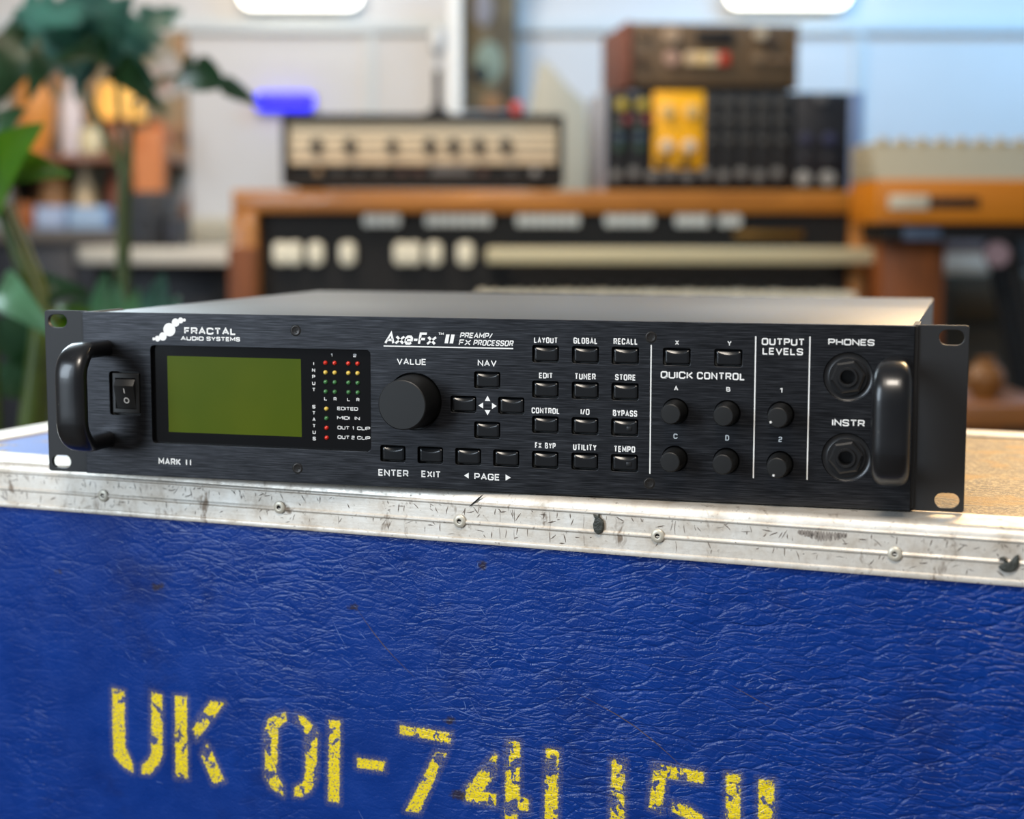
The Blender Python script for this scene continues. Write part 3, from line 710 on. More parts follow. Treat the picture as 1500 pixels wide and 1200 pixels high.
for i, (x, z) in enumerate(BTN):
    o = b0 if i == 0 else dup(b0)
    o.location = (x*U_, 0, (z+.1)*U_)
    if (x, z) in ((79.75, 35.32), (79.75, 17.65)):
        mb = MB(U_); mb.box(.9, 3.4, -3.0, -2.2, -1.6, .4, .1); mb.build('light_slot', M['knobside'], o)
# knobs
mb = MB(U_); mb.lathe([(13.9, -3.5), (13.7, 2.5), (12.7, 17.2), (12.45, 17.9), (12.0, 18.2), (0, 18.25)], (0, 0, 0), (0, -1, 0), 72)
mb.build('value_knob', M['knob'], rack, 30, (VK[0]*U_, YF*U_, VK[1]*U_))
k0 = None
for i, (x, z) in enumerate(KNB):
    if k0 is None:
        mb = MB(U_); mb.lathe([(5.75, -3.2), (5.7, 4.5), (5.35, 5.2), (4.95, 12.4), (4.75, 13.0), (4.4, 13.25), (0, 13.35)], (0, 0, 0), (0, -1, 0), 48)
        k0 = o = mb.build('control_knob', M['knob'], rack, 30)
    else: o = dup(k0)
    o.location = (x*U_, YF*U_, z*U_)
    if i >= 4:
        a = math.radians(215 if i == 4 else 248); mb = MB(U_); mb.lathe([(.55, 0), (.5, .12), (0, .14)], (3.9*math.cos(a), -13.28, 3.9*math.sin(a)), (0, -1, 0), 14); mb.build('pointer_dot', M['print'], o)
# jacks
for x, z in JCK:
    mb = MB(U_); mb.lathe([(11.3, 3.3), (10.7, 3.0), (9.9, 2.9), (8.9, 3.2), (8.9, 3.9), (3.4, 3.9)], (0, 0, 0), (0, -1, 0), 48)
    mb.lathe([(4.8, 3.9), (4.8, 7.2), (4.5, 7.6), (3.7, 7.6), (3.3, 7.2), (3.2, .5), (0, .5)], (0, 0, 0), (0, -1, 0), 40)
    j = mb.build('jack_socket', M['jack'], rack, 35, (x*U_, .6*U_, z*U_))
    mb = MB(U_); hexo = [(8.3*math.cos(math.radians(60*q+10)), 8.3*math.sin(math.radians(60*q+10))) for q in range(6)]
    A = [mb.v((p, -3.7, q)) for p, q in hexo]; B = [mb.v((p, -5.6, q)) for p, q in hexo]; Cc = [mb.v((p*.87, -6.3, q*.87)) for p, q in hexo]; D = [mb.v((p*.57, -6.3, q*.57)) for p, q in hexo]
    fs = []
    for a_, b_ in ((A, B), (B, Cc), (Cc, D)):
        for q in range(6): fs.append(mb.b.faces.new((a_[q], a_[(q+1) % 6], b_[(q+1) % 6], b_[q])))
    bmesh.ops.recalc_face_normals(mb.b, faces=fs); mb.build('hex_nut', M['jack'], j, 20)
#BACKGROUND
# ------------------------------------------------------------------ background things
def bgthing(name, label, cat, u, d, z, group=None, turn=0):
    return thing(name, label, cat, W(u, d, z), BYAW + turn, group)
M['oak'] = wood('orange_wood', (142, 88, 28), (192, 126, 46), (4, 40, 40))
M['oakside'] = wood('red_brown_wood', (92, 46, 12), (142, 76, 20), (40, 40, 4), .6, 0)
M['black'] = plain('black_panel', (8, 8, 9), .7)
M['tolex'] = plain('black_tolex', (12, 12, 12), .8, scale=300, bump=.001)
M['cream'] = plain('cream_panel', (222, 208, 178), .5, var=.05)
M['creamrail'] = plain('cream_rail', (196, 186, 150), .45, var=.05)
M['whitetab'] = plain('ivory_plastic', (232, 228, 206), .35, var=.04)
M['greytab'] = plain('grey_white_plastic', (236, 240, 234), .4, var=.04)
M['darkknob'] = plain('dark_knob', (34, 32, 30), .4)
M['silver'] = plain('silver_badge', (190, 188, 184), .35, metal=.6)
M['gold'] = plain('gold_print', (124, 92, 32), .4, metal=.5)
OD = 3.0                                     # the organ's front
ztop = Zp(279, OD); uL, uR = U(340, OD, 300), U(1283, OD, 300); uc = (uL+uR)/2
t = bgthing('electric_organ', 'orange wood electric organ with black panel and white tabs behind the rack processor', 'organ', uc, OD, 0)
hw = (uR-uL)/2
def X_(px, d=OD): return U(px, d, 340) - uc
zb = Zp(312, OD)
mb = MB(); mb.box(-hw, hw, 0, .48, zb, ztop, .004); mb.build('top_board', M['oak'], t)
for s, a, b in ((-1, X_(340), X_(377)), (1, X_(1247), X_(1283))):
    mb = MB(); mb.box(a, b, -.01, .48, .02, zb, .004); mb.build('side_panel', M['oak'], t)
    a2, b2 = (X_(336), X_(377)) if s < 0 else (X_(1290, 2.85), X_(1381, 2.85))
    mb = MB()
    if s < 0: mb.box(a2, b2, -.02, -.01, .02, Zp(362, OD), .002)
    else:
        mb.box(a2, b2, -.17, .02, .02, Zp(352, 2.85), .004)
    mb.build('key_cheek', M['oakside'], t)
mb = MB(); mb.box(X_(377), X_(1247), .03, .46, .30, zb); panel = mb.build('control_panel', M['black'], t)
def tab(px0, px1, py0, py1, m, r=.45):
    w_ = (X_(px1) - X_(px0))/2; h_ = (Zp(py0, OD) - Zp(py1, OD))/2
    mb = MB(); mb.prism(rrect(-w_, w_, -h_, h_, min(w_, h_)*.8, 4), .03, .012, 'y', bev=.002)
    return mb.build('tab_switch', m, panel, 40, ((X_(px0)+X_(px1))/2, 0, (Zp(py0, OD)+Zp(py1, OD))/2))
def strip(px0, px1):        # a printed white strip of stop names: several short bars
    n = max(2, round((px1-px0)/14)); e = (px1-px0)/n
    for i in range(n): tab(px0 + e*i + .2, px0 + e*(i+1) - .2, 314, 332, M['greytab'])
for a, b in ((531, 586), (622, 720), (756, 850), (886, 958), (990, 1041), (1054, 1088)): strip(a, b)
for a, b in ((398, 420), (419, 440), (449, 472), (496, 519), (576, 597), (595, 616), (624, 647), (669, 693)): tab(a, b, 355, 389, M['whitetab'])
mb = MB(); mb.box(X_(1078), X_(1180), .02, .03, Zp(349, OD), Zp(338, OD), .001); mb.build('nameplate', M['gold'], panel)
a, b = U(712, 2.9, 375)-uc, U(1284, 2.9, 375)-uc
mb = MB(); mb.box(a, b, -.10, -.04, Zp(386, 2.9), Zp(363, 2.9), .006); mb.box(a, a+.03, -.04, .03, Zp(384, 2.9), Zp(366, 2.9), .003); mb.box(b-.06, b-.03, -.04, .03, Zp(384, 2.9), Zp(366, 2.9), .003)
mb.build('music_rail', M['creamrail'], t)
kz = Zp(430, 2.85)
mb = MB(); mb.box(X_(380), X_(1290), -.14, .03, .30, kz-.022); bed = mb.build('key_bed', M['black'], t)
mb = MB(); ka, kb = X_(700), X_(1235); nk = 30
for i in range(nk): mb.box(ka+(kb-ka)*i/nk+.0008, ka+(kb-ka)*(i+1)/nk-.0008, -.135, .01, kz-.022, kz, .0015)
mb.build('white_keys', M['whitetab'], bed)
mb = MB()
for i in range(nk-1):
    if i % 7 not in (2, 6): x = ka+(kb-ka)*(i+1)/nk; mb.box(x-.005, x+.005, -.085, .01, kz, kz+.011, .001)
mb.build('black_keys', M['black'], bed)
# amplifier head
AD = 3.08
a0, a1 = U(412, AD, 225), U(826, AD, 225); ac = (a0+a1)/2; aw = (a1-a0)/2; ah = Zp(167, AD) - ztop
t = bgthing('amplifier_head', 'black amplifier head with cream front panel standing on the organ', 'amplifier', ac, AD, ztop)
y = lambda py: Zp(py, AD) - ztop
x = lambda px: U(px, AD, 225) - ac
mb = MB(); mb.box(-aw, aw, .03, .26, .008, ah, .012, seg=3)
mb.box(-aw, aw, 0, .03, ah-.014, ah, .006); mb.box(-aw, aw, 0, .03, .008, .03, .006); mb.box(-aw, -aw+.013, 0, .03, .008, ah, .006); mb.box(aw-.013, aw, 0, .03, .008, ah, .006)
mb.build('cabinet', M['tolex'], t)
mb = MB(); mb.box(x(421), x(819), .012, .032, y(241), y(180), .002); cp = mb.build('cream_panel', M['cream'], t)
mb = MB()
for py in (199, 213, 225): mb.box(x(424), x(816), .0105, .0125, y(py+.9), y(py-.9))
mb.build('panel_groove', M['darkknob'], cp, 0)
for px, r in ((463, 10), (512, 10), (574, 9), (629, 10), (664, 10), (701, 10), (741, 10)):
    rr = r/FPX*AD
    mb = MB(); mb.lathe([(rr, 0), (rr, .004), (rr*.72, .006), (rr*.6, .02), (0, .021)], (0, 0, 0), (0, -1, 0), 20); mb.build('tone_knob', M['darkknob'], t, 40, (x(px), .012, y(213)))
mb = MB(); mb.box(x(424), x(816), .025, .032, y(268), y(243)); mb.build('lower_panel', M['black'], t)
mb = MB(); mb.prism(rrect(x(630), x(690), y(258), y(242), .004), .018, .026, bev=.001); mb.build('badge', plain('badge_grey', (104, 100, 98), .4), t)
for px, c in ((464, (150, 120, 80)), (495, (60, 58, 56)), (525, (60, 58, 56)), (556, (70, 66, 62)), (588, (80, 50, 44)), (612, (80, 50, 44)), (707, (90, 60, 50)), (750, (70, 70, 70)), (784, (150, 150, 148))):
    mb = MB(); mb.lathe([(.008, 0), (.007, .012), (0, .013)], (0, 0, 0), (0, -1, 0), 16); mb.build('input_socket', plain('socket_%d' % px, c, .4), t, 40, (x(px), .025, y(251)))
for sx in (-1, 1):
    for yy in (.04, .22): mb = MB(); mb.lathe([(.014, 0), (.016, .008), (0, .008)], (sx*(aw-.04), yy, 0), (0, 0, 1), 16); mb.build('foot', M['tolex'], t)
# pencil-thin stand on the amplifier
t = bgthing('desk_microphone_stand', 'thin dark desk microphone stand on top of the amplifier head', 'stand', U(637, AD, 165), AD+.12, ztop+ah)
mb = MB(); mb.lathe([(0, 0), (.028, 0), (.028, .008), (.012, .016), (.008, .03), (0, .03)], n=20, axis=(0, 0, 1)); mb.build('base', M['black'], t)
mb = MB(); mb.tube([(0, 0, .028), (0, 0, .09)], .007); mb.build('pole', M['black'], t)
mb = MB(); mb.tube([(0, 0, .09), (0, 0, .125)], .006); mb.lathe([(.006, .12), (.014, .125), (.017, .145), (.012, .165), (0, .17)], n=16, axis=(0, 0, 1)); mb.build('microphone', plain('pale_grey_metal', (190, 196, 200), .4, metal=.3), t)
# modular synthesizer case
MD = 3.06
m0, m1 = U(888, MD, 200), U(1252, MD, 200); mc = (m0+m1)/2; mw = (m1-m0)/2
x = lambda px: U(px, MD, 200) - mc
y = lambda py: Zp(py, MD) - ztop
mh = y(133)
t = bgthing('modular_synthesizer', 'black modular synthesizer case with a yellow module standing on the organ', 'synthesizer', mc, MD, ztop, None, .05)
M['caseside'] = plain('grey_case_side', (150, 154, 164), .5); M['blueside'] = plain('blue_grey_case_side', (112, 136, 178), .4)
mb = MB(); mb.box(-mw, mw, .02, .25, 0, mh, .004); cab = mb.build('cabinet', M['tolex'], t)
mb = MB(); mb.box(-mw-.010, -mw, 0, .25, 0, mh, .003); mb.build('side_panel', M['caseside'], t)
mb = MB(); mb.box(mw-.006, mw+.018, 0, .25, 0, mh, .003); mb.build('side_panel', M['blueside'], t)
# wood module caps with knobs
def module(px0, px1, m, name='module'):
    mb = MB(); mb.box(x(px0), x(px1), .008, .021, y(270), y(136), .0015); return mb.build(name, m, t)
M['mod'] = plain('module_black', (24, 26, 28), .5); M['yellow'] = plain('module_yellow', (244, 178, 6), .5, var=.03)
mods = [module(895, 925, M['mod']), module(925.5, 956, M['mod'])]
mb = MB(); mb.box(x(957), x(1031), .004, .021, y(247), y(134), .0015); ym = mb.build('yellow_module', M['yellow'], t)
mb = MB(); mb.box(x(957), x(1031), .008, .021, y(270), y(248), .0015); mb.build('patch_panel', M['mod'], t)
for i in range(5): mods.append(module(1032+26*i, 1057+26*i, M['mod']))
mods.append(module(1166, 1248, plain('module_blue_black', (18, 20, 28), .5)))
def knob_on(par, px, py, r, col, h=.014, y0=.008, name='knob'):
    mm = M.get('k%s' % (col,)) or M.setdefault('k%s' % (col,), plain('knob_%d_%d_%d' % col, col, .4))
    rr = r/FPX*MD; mb = MB(); mb.lathe([(rr, 0), (rr*.92, h), (rr*.7, h*1.08), (0, h*1.1)], (0, 0, 0), (0, -1, 0), 18)
    return mb.build(name, mm, par, 40, (x(px), y0, y(py)))
for px in (910, 940):
    p_ = mods[0] if px == 910 else mods[1]
    knob_on(p_, px, 154, 9, (176, 158, 60)); knob_on(p_, px+8, 176, 7, (120, 40, 48)); knob_on(p_, px+14 if px == 910 else px-10, 131+8, 5, (90, 96, 110))
    for py, c in ((188, (44, 66, 58)), (202, (44, 66, 92)), (216, (40, 70, 56))): knob_on(p_, px-3, py, 7, c)
for px, py in ((977, 163), (1012, 163)): knob_on(ym, px, py, 10, (200, 176, 120), .01, .004)
for px, py in ((976, 214), (1009, 214)): knob_on(ym, px, py, 9.5, (196, 190, 176), .016, .004)
for px, py in ((969, 236), (1004, 236)): knob_on(ym, px, py, 8, (60, 50, 24), .01, .004)
for i in range(5):
    for py in (150, 176, 206): knob_on(mods[2+i], 1044+26*i, py, 6.5, (60, 60, 58))
for i in range(10): knob_on(t, 902+26.5*i, 257-(i % 2)*4, 8, (116, 118, 118), .006, .006, 'patch_socket')
for px, py, c, r in ((1182, 203, (46, 48, 74), 9), (1217, 203, (46, 50, 84), 9), (1182, 232, (40, 40, 46), 8), (1217, 232, (40, 40, 46), 8), (1180, 261, (150, 152, 150), 11), (1216, 261, (150, 152, 150), 11), (1205, 142, (90, 92, 96), 9)): knob_on(mods[-1], px, py, r, c, .012)
# brown drum box on the modular case
zt = ztop + mh; BD = 3.1
b0_, b1_ = U(925, BD, 80), U(1168, BD, 80); bc = (b0_+b1_)/2; bw = (b1_-b0_)/2
x = lambda px: U(px, BD, 80) - bc
y = lambda py: Zp(py, BD) - zt
t = bgthing('effects_unit', 'brown effects unit with dark window and pale buttons on top of the modular synthesizer', 'effects unit', bc, BD, zt, None, .11)
M['brown'] = plain('brown_metal', (96, 78, 56), .5, var=.06); M['redwood'] = wood('red_wood_side', (96, 54, 40), (122, 72, 54), (4, 40, 40), .7, 0)
mb = MB(); mb.box(-bw, bw, .008, .26, .012, y(33), .006); mb.build('body', M['brown'], t)
mb = MB(); mb.box(-bw-.012, -bw, .0, .27, .008, y(32), .004); mb.build('side_panel', M['redwood'], t)
mb = MB(); mb.box(bw, bw+.006, .0, .27, .008, y(32), .003); mb.build('side_panel', M['brown'], t)
mb = MB(); mb.box(x(1020), x(1075), 0, .009, y(64), y(44), .002); mb.build('display', M['black'], t)
for px, py, c, r in ((983, 52, (170, 150, 128), 12), (983, 86, (176, 146, 132), 11), (1116, 48, (190, 180, 160), 9), (1130, 60, (60, 50, 44), 9), (1112, 84, (130, 112, 90), 8), (1136, 86, (120, 100, 80), 6), (1155, 86, (120, 100, 80), 6), (940, 48, (120, 100, 80), 8), (938, 88, (80, 64, 50), 8)):
    rr = r/FPX*BD; mb = MB(); mb.lathe([(rr, 0), (rr*.9, .013), (0, .014)], (0, 0, 0), (0, -1, 0), 18); mb.build('knob', plain('echo_knob_%d_%d' % (px, py), c, .4), t, 40, (x(px), .008, y(py)))
for i in range(4):
    mb = MB(); mb.box(x(1004+16.5*i), x(1019+16.5*i), -.004, .009, y(95), y(77), .002); mb.build('push_key', plain('echo_key_%d' % i, ((206, 184, 150), (224, 196, 140), (206, 188, 156), (186, 56, 34))[i], .4), t)
for sx in (-1, 1):
    for yy in (.03, .23): mb = MB(); mb.lathe([(.011, 0), (.013, .013), (0, .013)], (sx*(bw-.03), yy, 0), (0, 0, 1), 16); mb.build('foot', M['black'], t)
# orange keyboard on a black stand, to the right
KD = 2.75
k0_ = U(1284, KD, 295); k1_ = U(1700, KD, 295); kc = (k0_+k1_)/2; kw = (k1_-k0_)/2
zk0, zk1, zk2 = Zp(327, KD), Zp(262, KD), Zp(206, KD)
x = lambda px: U(px, KD, 295) - kc
t = bgthing('combo_organ', 'orange combo organ with grey beige top on a black stand at the right edge', 'keyboard', kc, KD, zk0)
M['orange'] = plain('orange_vinyl', (200, 120, 8), .5, var=.05); M['greybeige'] = plain('grey_beige_metal', (164, 156, 132), .5, var=.05)
mb = MB(); mb.box(-kw, kw, 0, .22, 0, zk1-zk0, .006); mb.build('body', M['orange'], t)
mb = MB(); mb.prism([(.012, zk1-zk0), (.22, zk1-zk0), (.22, zk2-zk0), (.05, zk2-zk0)], -kw, kw, 'x', bev=.003); tp = mb.build('control_top', M['greybeige'], t)
for i in range(14): mb = MB(); mb.lathe([(.010, 0), (.008, .008), (0, .009)], (-kw+.02+.033*i, .055, zk2-zk0), (0, 0, 1), 12); mb.build('slider_cap', plain('slider_beige', (190, 168, 120), .5) if i == 0 else bpy.data.materials['slider_beige'], tp)
mb = MB(); mb.box(x(1302), x(1360), -.004, .002, Zp(306, KD)-zk0, Zp(285, KD)-zk0, .001); mb.build('name_label', plain('label_grey_white', (206, 200, 178), .5, var=.2, scale=90), t)
mb = MB(); mb.box(x(1361), x(1434), -.003, .002, Zp(304, KD)-zk0, Zp(288, KD)-zk0, .001); mb.build('name_strip', M['black'], t)
t = bgthing('keyboard_stand', 'black crossed tube stand carrying the orange combo organ', 'stand', kc, KD, 0)
mb = MB(); mb.box(-kw+.02, kw-.02, .03, .21, zk0-.028, zk0-.0005, .004); fr = mb.build('shelf', M['black'], t)
mb = MB(); mb.box(x(1330), x(1385), .024, .030, zk0-.027, zk0-.006, .001); mb.build('shelf_reflection', plain('blue_grey_reflection', (84, 100, 122), .35), fr)  # bluish reflection on the dark underside, made as a coloured strip
for yy in (.06, .16):
    mb = MB(); mb.tube([(x(1495), yy, zk0-.03), (x(1690), yy, .02)], .014); mb.build('leg', M['black'], t)
    mb = MB(); mb.tube([(x(1690), yy+.03, zk0-.03), (x(1500), yy+.03, .02)], .014); mb.build('leg', M['black'], t)
mb = MB(); mb.lathe([(.022, 0), (.02, .012), (0, .013)], (x(1470), .03, Zp(372, KD)), (0, -1, 0), 18); mb.build('clamp_knob', plain('pink_grey_knob', (150, 126, 132), .5), t)
# shelf unit with a white box, under the keyboard
SD = 3.25
sc0, sc1 = U(1383, SD, 420), U(1640, SD, 420); scx = (sc0+sc1)/2
t = bgthing('speaker_cabinet', 'dark brown grey speaker cabinet standing below the combo organ', 'speaker', scx, SD, 0)
zc = Zp(402, SD)
mb = MB(); mb.box(sc0-scx, sc1-scx, 0, .3, .02, zc, .006); mb.build('cabinet', plain('taupe_cloth', (62, 54, 40), .8, scale=200), t)
mb = MB(); mb.box(sc0-scx+.02, sc1-scx-.02, -.008, 0, Zp(470, SD), zc-.02, .002); mb.build('grille', plain('grille_cloth', (70, 62, 48), .9, scale=400), t)
wb0, wb1 = U(1380, SD, 385), U(1456, SD, 385)
t = bgthing('white_box', 'small white box on the speaker cabinet under the combo organ', 'box', (wb0+wb1)/2, SD+.03, zc)
mb = MB(); h_ = (wb1-wb0)/2; zt_ = Zp(370, SD)-zc
mb.box(-h_, h_, 0, .12, 0, zt_, .003); mb.build('carton', plain('white_carton', (236, 238, 232), .6), t)
mb = MB(); mb.box(-h_-.002, h_+.002, -.002, .122, zt_, zt_+.028, .003); mb.build('lid', plain('lilac_grey_lid', (126, 122, 130), .6), t)
t = bgthing('equipment_case', 'tall black equipment case against the wall behind the combo organ stand', 'case', U(1560, 3.75, 400), 3.75, 0); h_ = 170/FPX*3.75
mb = MB(); mb.box(-h_, h_, 0, .4, .02, Zp(318, 3.75), .008); mb.build('body', M['tolex'], t)
for sx in (-1, 1): mb = MB(); mb.box(sx*(h_-.012)-.012, sx*(h_-.012)+.012, -.006, .02, .02, Zp(318, 3.75), .003); mb.build('corner_trim', M['steel'], t)
# wooden crate with round amber things near the right edge, low down
CD = 2.2
c0_, c1_ = U(1412, CD, 600), U(1560, CD, 600); z1 = Zp(592, CD)
t = bgthing('wooden_bench', 'low brown wooden bench on the floor beyond the right end of the rack processor', 'bench', (c0_+c1_)/2, CD, 0)
h_ = (c1_-c0_)/2
mb = MB(); mb.box(-h_, h_, 0, .3, z1-.032, z1, .004); mb.build('seat', wood('bench_wood', (120, 72, 30), (150, 96, 46), (4, 40, 40)), t)
for sx in (-1, 1):
    for yy in (.03, .27): mb = MB(); mb.box(sx*(h_-.02)-.015, sx*(h_-.02)+.015, yy-.015, yy+.015, 0, z1-.032, .002); mb.build('leg', M['oakside'], t)
def jar(name, label, cat, px, py0, py1, wpx, d, zbase, col, prof='jar', group=None):
    zt_ = Zp(py0, d) - zbase; u_ = U(px, d, (py0+py1)/2); r_ = wpx/2/FPX*d
    t_ = bgthing(name, label, cat, u_, d + r_, zbase, group)
    P_ = {'jar': [(0, 0), (.8, 0), (1, .1), (1, .72), (.82, .86), (.7, .88)], 'vase': [(0, 0), (.55, 0), (.85, .2), (1, .5), (.8, .75), (.45, .88), (.5, 1), (.42, 1), (.3, .8)], 'bottle': [(0, 0), (.95, 0), (1, .05), (1, .6), (.4, .78), (.34, .95), (.34, 1), (0, 1)], 'bowl': [(0, 0), (.5, 0), (.8, .3), (1, 1), (.9, 1), (.6, .35), (0, .2)]}[prof]
    mb_ = MB(); mb_.lathe([(a*r_, b*zt_) for a, b in P_], axis=(0, 0, 1), n=24)
    mb_.build('body', plain(name+'_glaze_%d' % px, col, .4, var=.08), t_)
    if prof == 'jar':
        mb_ = MB(); mb_.lathe([(.78*r_, .88*zt_), (.78*r_, zt_), (0, zt_)], axis=(0, 0, 1), n=24); mb_.build('lid', plain(name+'_lid_%d' % px, tuple(int(c*.8) for c in col), .5), t_)
    return t_
jar('amber_pot', 'round amber pot standing on the low wooden bench', 'pot', 1452, 525, 592, 60, CD+.06, z1, (120, 78, 34), 'vase')
# wall-hung picture and leaning board behind the amplifier
PD = 4.2
def frame_rect(px0, px1, py0, py1, d): return U(px0, d, (py0+py1)/2), U(px1, d, (py0+py1)/2), Zp(py1, d), Zp(py0, d)
a, b, c, d_ = frame_rect(676, 756, -60, 163, PD); pc = (a+b)/2
t = bgthing('hanging_textile', 'narrow brown and grey patterned textile hanging on the wall behind the amplifier', 'wall hanging', pc, PD, 0)
k = NT('woven_textile'); n1 = k.noise(k.coord(scale=(9, 9, 5), warp=.1, wscale=6), 1, 3)
k.P(Base_Color=k.ramp(n1.outputs[0], [(.3, lin((58, 50, 38))), (.48, lin((108, 98, 78))), (.6, lin((96, 76, 40))), (.75, lin((150, 146, 140)))]), Roughness=.9); M['textile'] = k.m
mb = MB(); mb.box(a-pc, b-pc, 0, .012, c, d_, .003); tx = mb.build('cloth', M['textile'], t)
def blob(px, py, rx, rz, col, nm):
    mb_ = MB(); s_ = PD/FPX; cx, cz = U(px, PD, py)-pc, Zp(py, PD)
    mb_.prism([(cx+rx*s_*math.cos(q), cz+rz*s_*math.sin(q)) for q in (2*math.pi*i/28 for i in range(28))], -.006, .002, bev=.002); mb_.build('applique', plain(nm, col, .9), tx, 40)
blob(716, 92, 21, 30, (122, 136, 122), 'applique_grey_green'); blob(704, 108, 13, 13, (30, 40, 48), 'applique_dark'); blob(708, 12, 14, 26, (128, 126, 130), 'applique_grey'); blob(722, 152, 16, 12, (140, 104, 70), 'applique_tan')
mb = MB(); mb.tube([(a-pc-.02, .0, d_), (b-pc+.02, 0, d_)], .012); mb.build('hanging_rod', M['oakside'], t)
mb = MB(); mb.box(-.01, .01, .012, .15, d_-.01, d_+.01); mb.build('wall_bracket', M['black'], t)
a, b, c, d_ = frame_rect(656, 676, -60, 165, PD-.09)
t = bgthing('white_pole', 'white square pole standing beside the hanging textile', 'pole', (a+b)/2, PD-.09, 0)
h_ = (b-a)/2; mb = MB(); mb.box(-h_, h_, 0, 2*h_, .02, d_, .004); mb.build('post', plain('white_post', (220, 220, 214), .5), t)
mb = MB(); mb.box(-.09, .09, -.07, .11, 0, .02, .004); mb.build('base', M['black'], t)
a, b, c, d_ = frame_rect(746, 768, 134, 163, 3.6); r_ = (b-a)/2
t = bgthing('red_ornament', 'small red ornament on top of the amplifier head beside the textile', 'ornament', U(757, AD+.1, 150), AD+.1, ztop+ah)
mb = MB(); r_ = .013; mb.lathe([(0, 0), (r_*.7, 0), (r_, .012), (r_*.9, .024), (r_*.4, .03), (0, .031)], axis=(0, 0, 1), n=20); mb.build('body', plain('red_glaze', (196, 70, 62), .4), t)
LD = 3.72
pts = [(U(px, LD, 200), Zp(py, LD)) for px, py in ((770, 190), (790, 88), (803, 92), (834, 128), (858, 150), (862, 180), (862, 262))]
pc = sum(p[0] for p in pts)/len(pts); pts = [(a-pc, b) for a, b in pts] + [(pts[-1][0]-pc, 0), (pts[0][0]-pc, 0)]
t = bgthing('leaning_board', 'pale beige board with a slanted top edge standing behind the organ', 'board', pc, LD, 0)
mb = MB(); mb.prism(pts, 0, .02, 'y', bev=.002); mb.build('board', plain('pale_beige_board', (166, 163, 146), .6, var=.04), t)
# wall lights and blue light bar
M['lamp'] = plain('lamp_diffuser', (255, 255, 250), .5, emit=(255, 250, 235), estr=5.0)
for px0, px1, py1, lb in ((350, 527, 11, 'white rounded light panel on the wall above the black amplifier head'), (1066, 1246, 9, 'white rounded light panel on the wall above the brown effects unit')):
    a, b, c, d_ = frame_rect(px0, px1, -80, py1, WALL_D-.06); pc = (a+b)/2
    t = bgthing('wall_light', lb, 'light', pc, WALL_D-.06, (c+d_)/2); h_, v_ = (b-a)/2, (d_-c)/2
    mb = MB(); mb.prism(rrect(-h_-.004, h_+.004, -v_-.004, v_+.004, .034), .02, .06, bev=.003); mb.build('housing', M['walltrim'], t)
    mb = MB(); mb.prism(rrect(-h_, h_, -v_, v_, .03), 0, .02, bev=.004); mb.build('diffuser', M['lamp'], t)
a, b, c, d_ = frame_rect(374, 460, 136, 162, WALL_D-.03); pc = (a+b)/2
t = bgthing('blue_light_bar', 'glowing blue light bar on the wall left of the amplifier head', 'light', pc, WALL_D-.03, c); h_ = (b-a)/2
mb = MB(); mb.prism(rrect(-h_, h_, 0, d_-c, .015), -.01, .012, bev=.004); mb.build('diffuser', plain('blue_diffuser', (40, 30, 250), .5, emit=(24, 18, 255), estr=1.7), t)
mb = MB(); mb.box(-h_, h_, .012, .03, .004, d_-c-.004); mb.build('housing', M['black'], t)
# piano with a rounded pale lid, left
PI = 3.3
zp = Zp(364, PI); zq = Zp(389, PI); uA, uB = U(85, PI, 375), U(352, PI, 375); pc = (uA+uB)/2; h_ = (uB-uA)/2
t = bgthing('side_table', 'dark table with a pale curved edge left of the organ', 'table', pc, PI, 0)
out = [(-h_+.0, .42), (-h_, .14), (-h_+.03, .06), (-h_+.10, .018), (-h_+.2, 0), (h_, 0), (h_, .42)]
mb = MB(); mb.prism(out, zq, zp, 'z', bev=.005); mb.build('table_top', plain('pale_edge_laminate', (196, 194, 184), .45), t)
for sx in (-1, 1):
    mb = MB(); mb.box(sx*(h_-.06)-.02, sx*(h_-.06)+.02, .12, .40, 0, zq, .004); mb.build('leg', M['black'], t)
mb = MB(); mb.box(-h_+.08, h_-.08, .16, .39, .15, zq, .004); mb.build('cabinet', plain('navy_black_cabinet', (16, 20, 30), .5), t)
# speaker boxes on the table
def block(name, label, cat, px0, px1, py0, d, zbase, depth, col, face=None, group=None):
    u0_, u1_ = U(px0, d, 300), U(px1, d, 300); uu = (u0_+u1_)/2; hh = (u1_-u0_)/2; hz = Zp(py0, d) - zbase
    t_ = bgthing(name, label, cat, uu, d, zbase, group); mb_ = MB(); mb_.box(-hh, hh, 0, depth, 0, hz, .004); mb_.build('body', plain(name+'_body_%d' % px0, col, .5), t_)
    if face == 'cone':
        mb_ = MB(); r_ = min(hh*.75, hz*.3); mb_.lathe([(r_, 0), (r_, .004), (r_*.85, .004), (r_*.3, -.012), (0, -.006)], (0, 0, hz*.38), (0, -1, 0), 24); mb_.build('cone', plain(name+'_cone_%d' % px0, (34, 36, 44), .4), t_, 40)
        mb_ = MB(); mb_.lathe([(r_*.4, 0), (r_*.4, .003), (0, .006)], (0, 0, hz*.8), (0, -1, 0), 20); mb_.build('tweeter', plain(name+'_tweeter_%d' % px0, (40, 42, 50), .4), t_, 40)
    elif face:
        mb_ = MB(); mb_.box(-hh*.8, hh*.8, -.002, .001, hz*.2, hz*.8); mb_.build('label', plain(name+'_label_%d' % px0, face, .5), t_)
    return t_
block('monitor_speaker', 'black monitor speaker on the table left of the organ', 'speaker', 188, 236, 281, PI+.12, zp, .2, (22, 23, 27), 'cone')
block('equipment_box', 'small black equipment box beside the monitor speaker', 'box', 241, 260, 318, PI+.10, zp, .14, (18, 20, 28), (30, 32, 44))
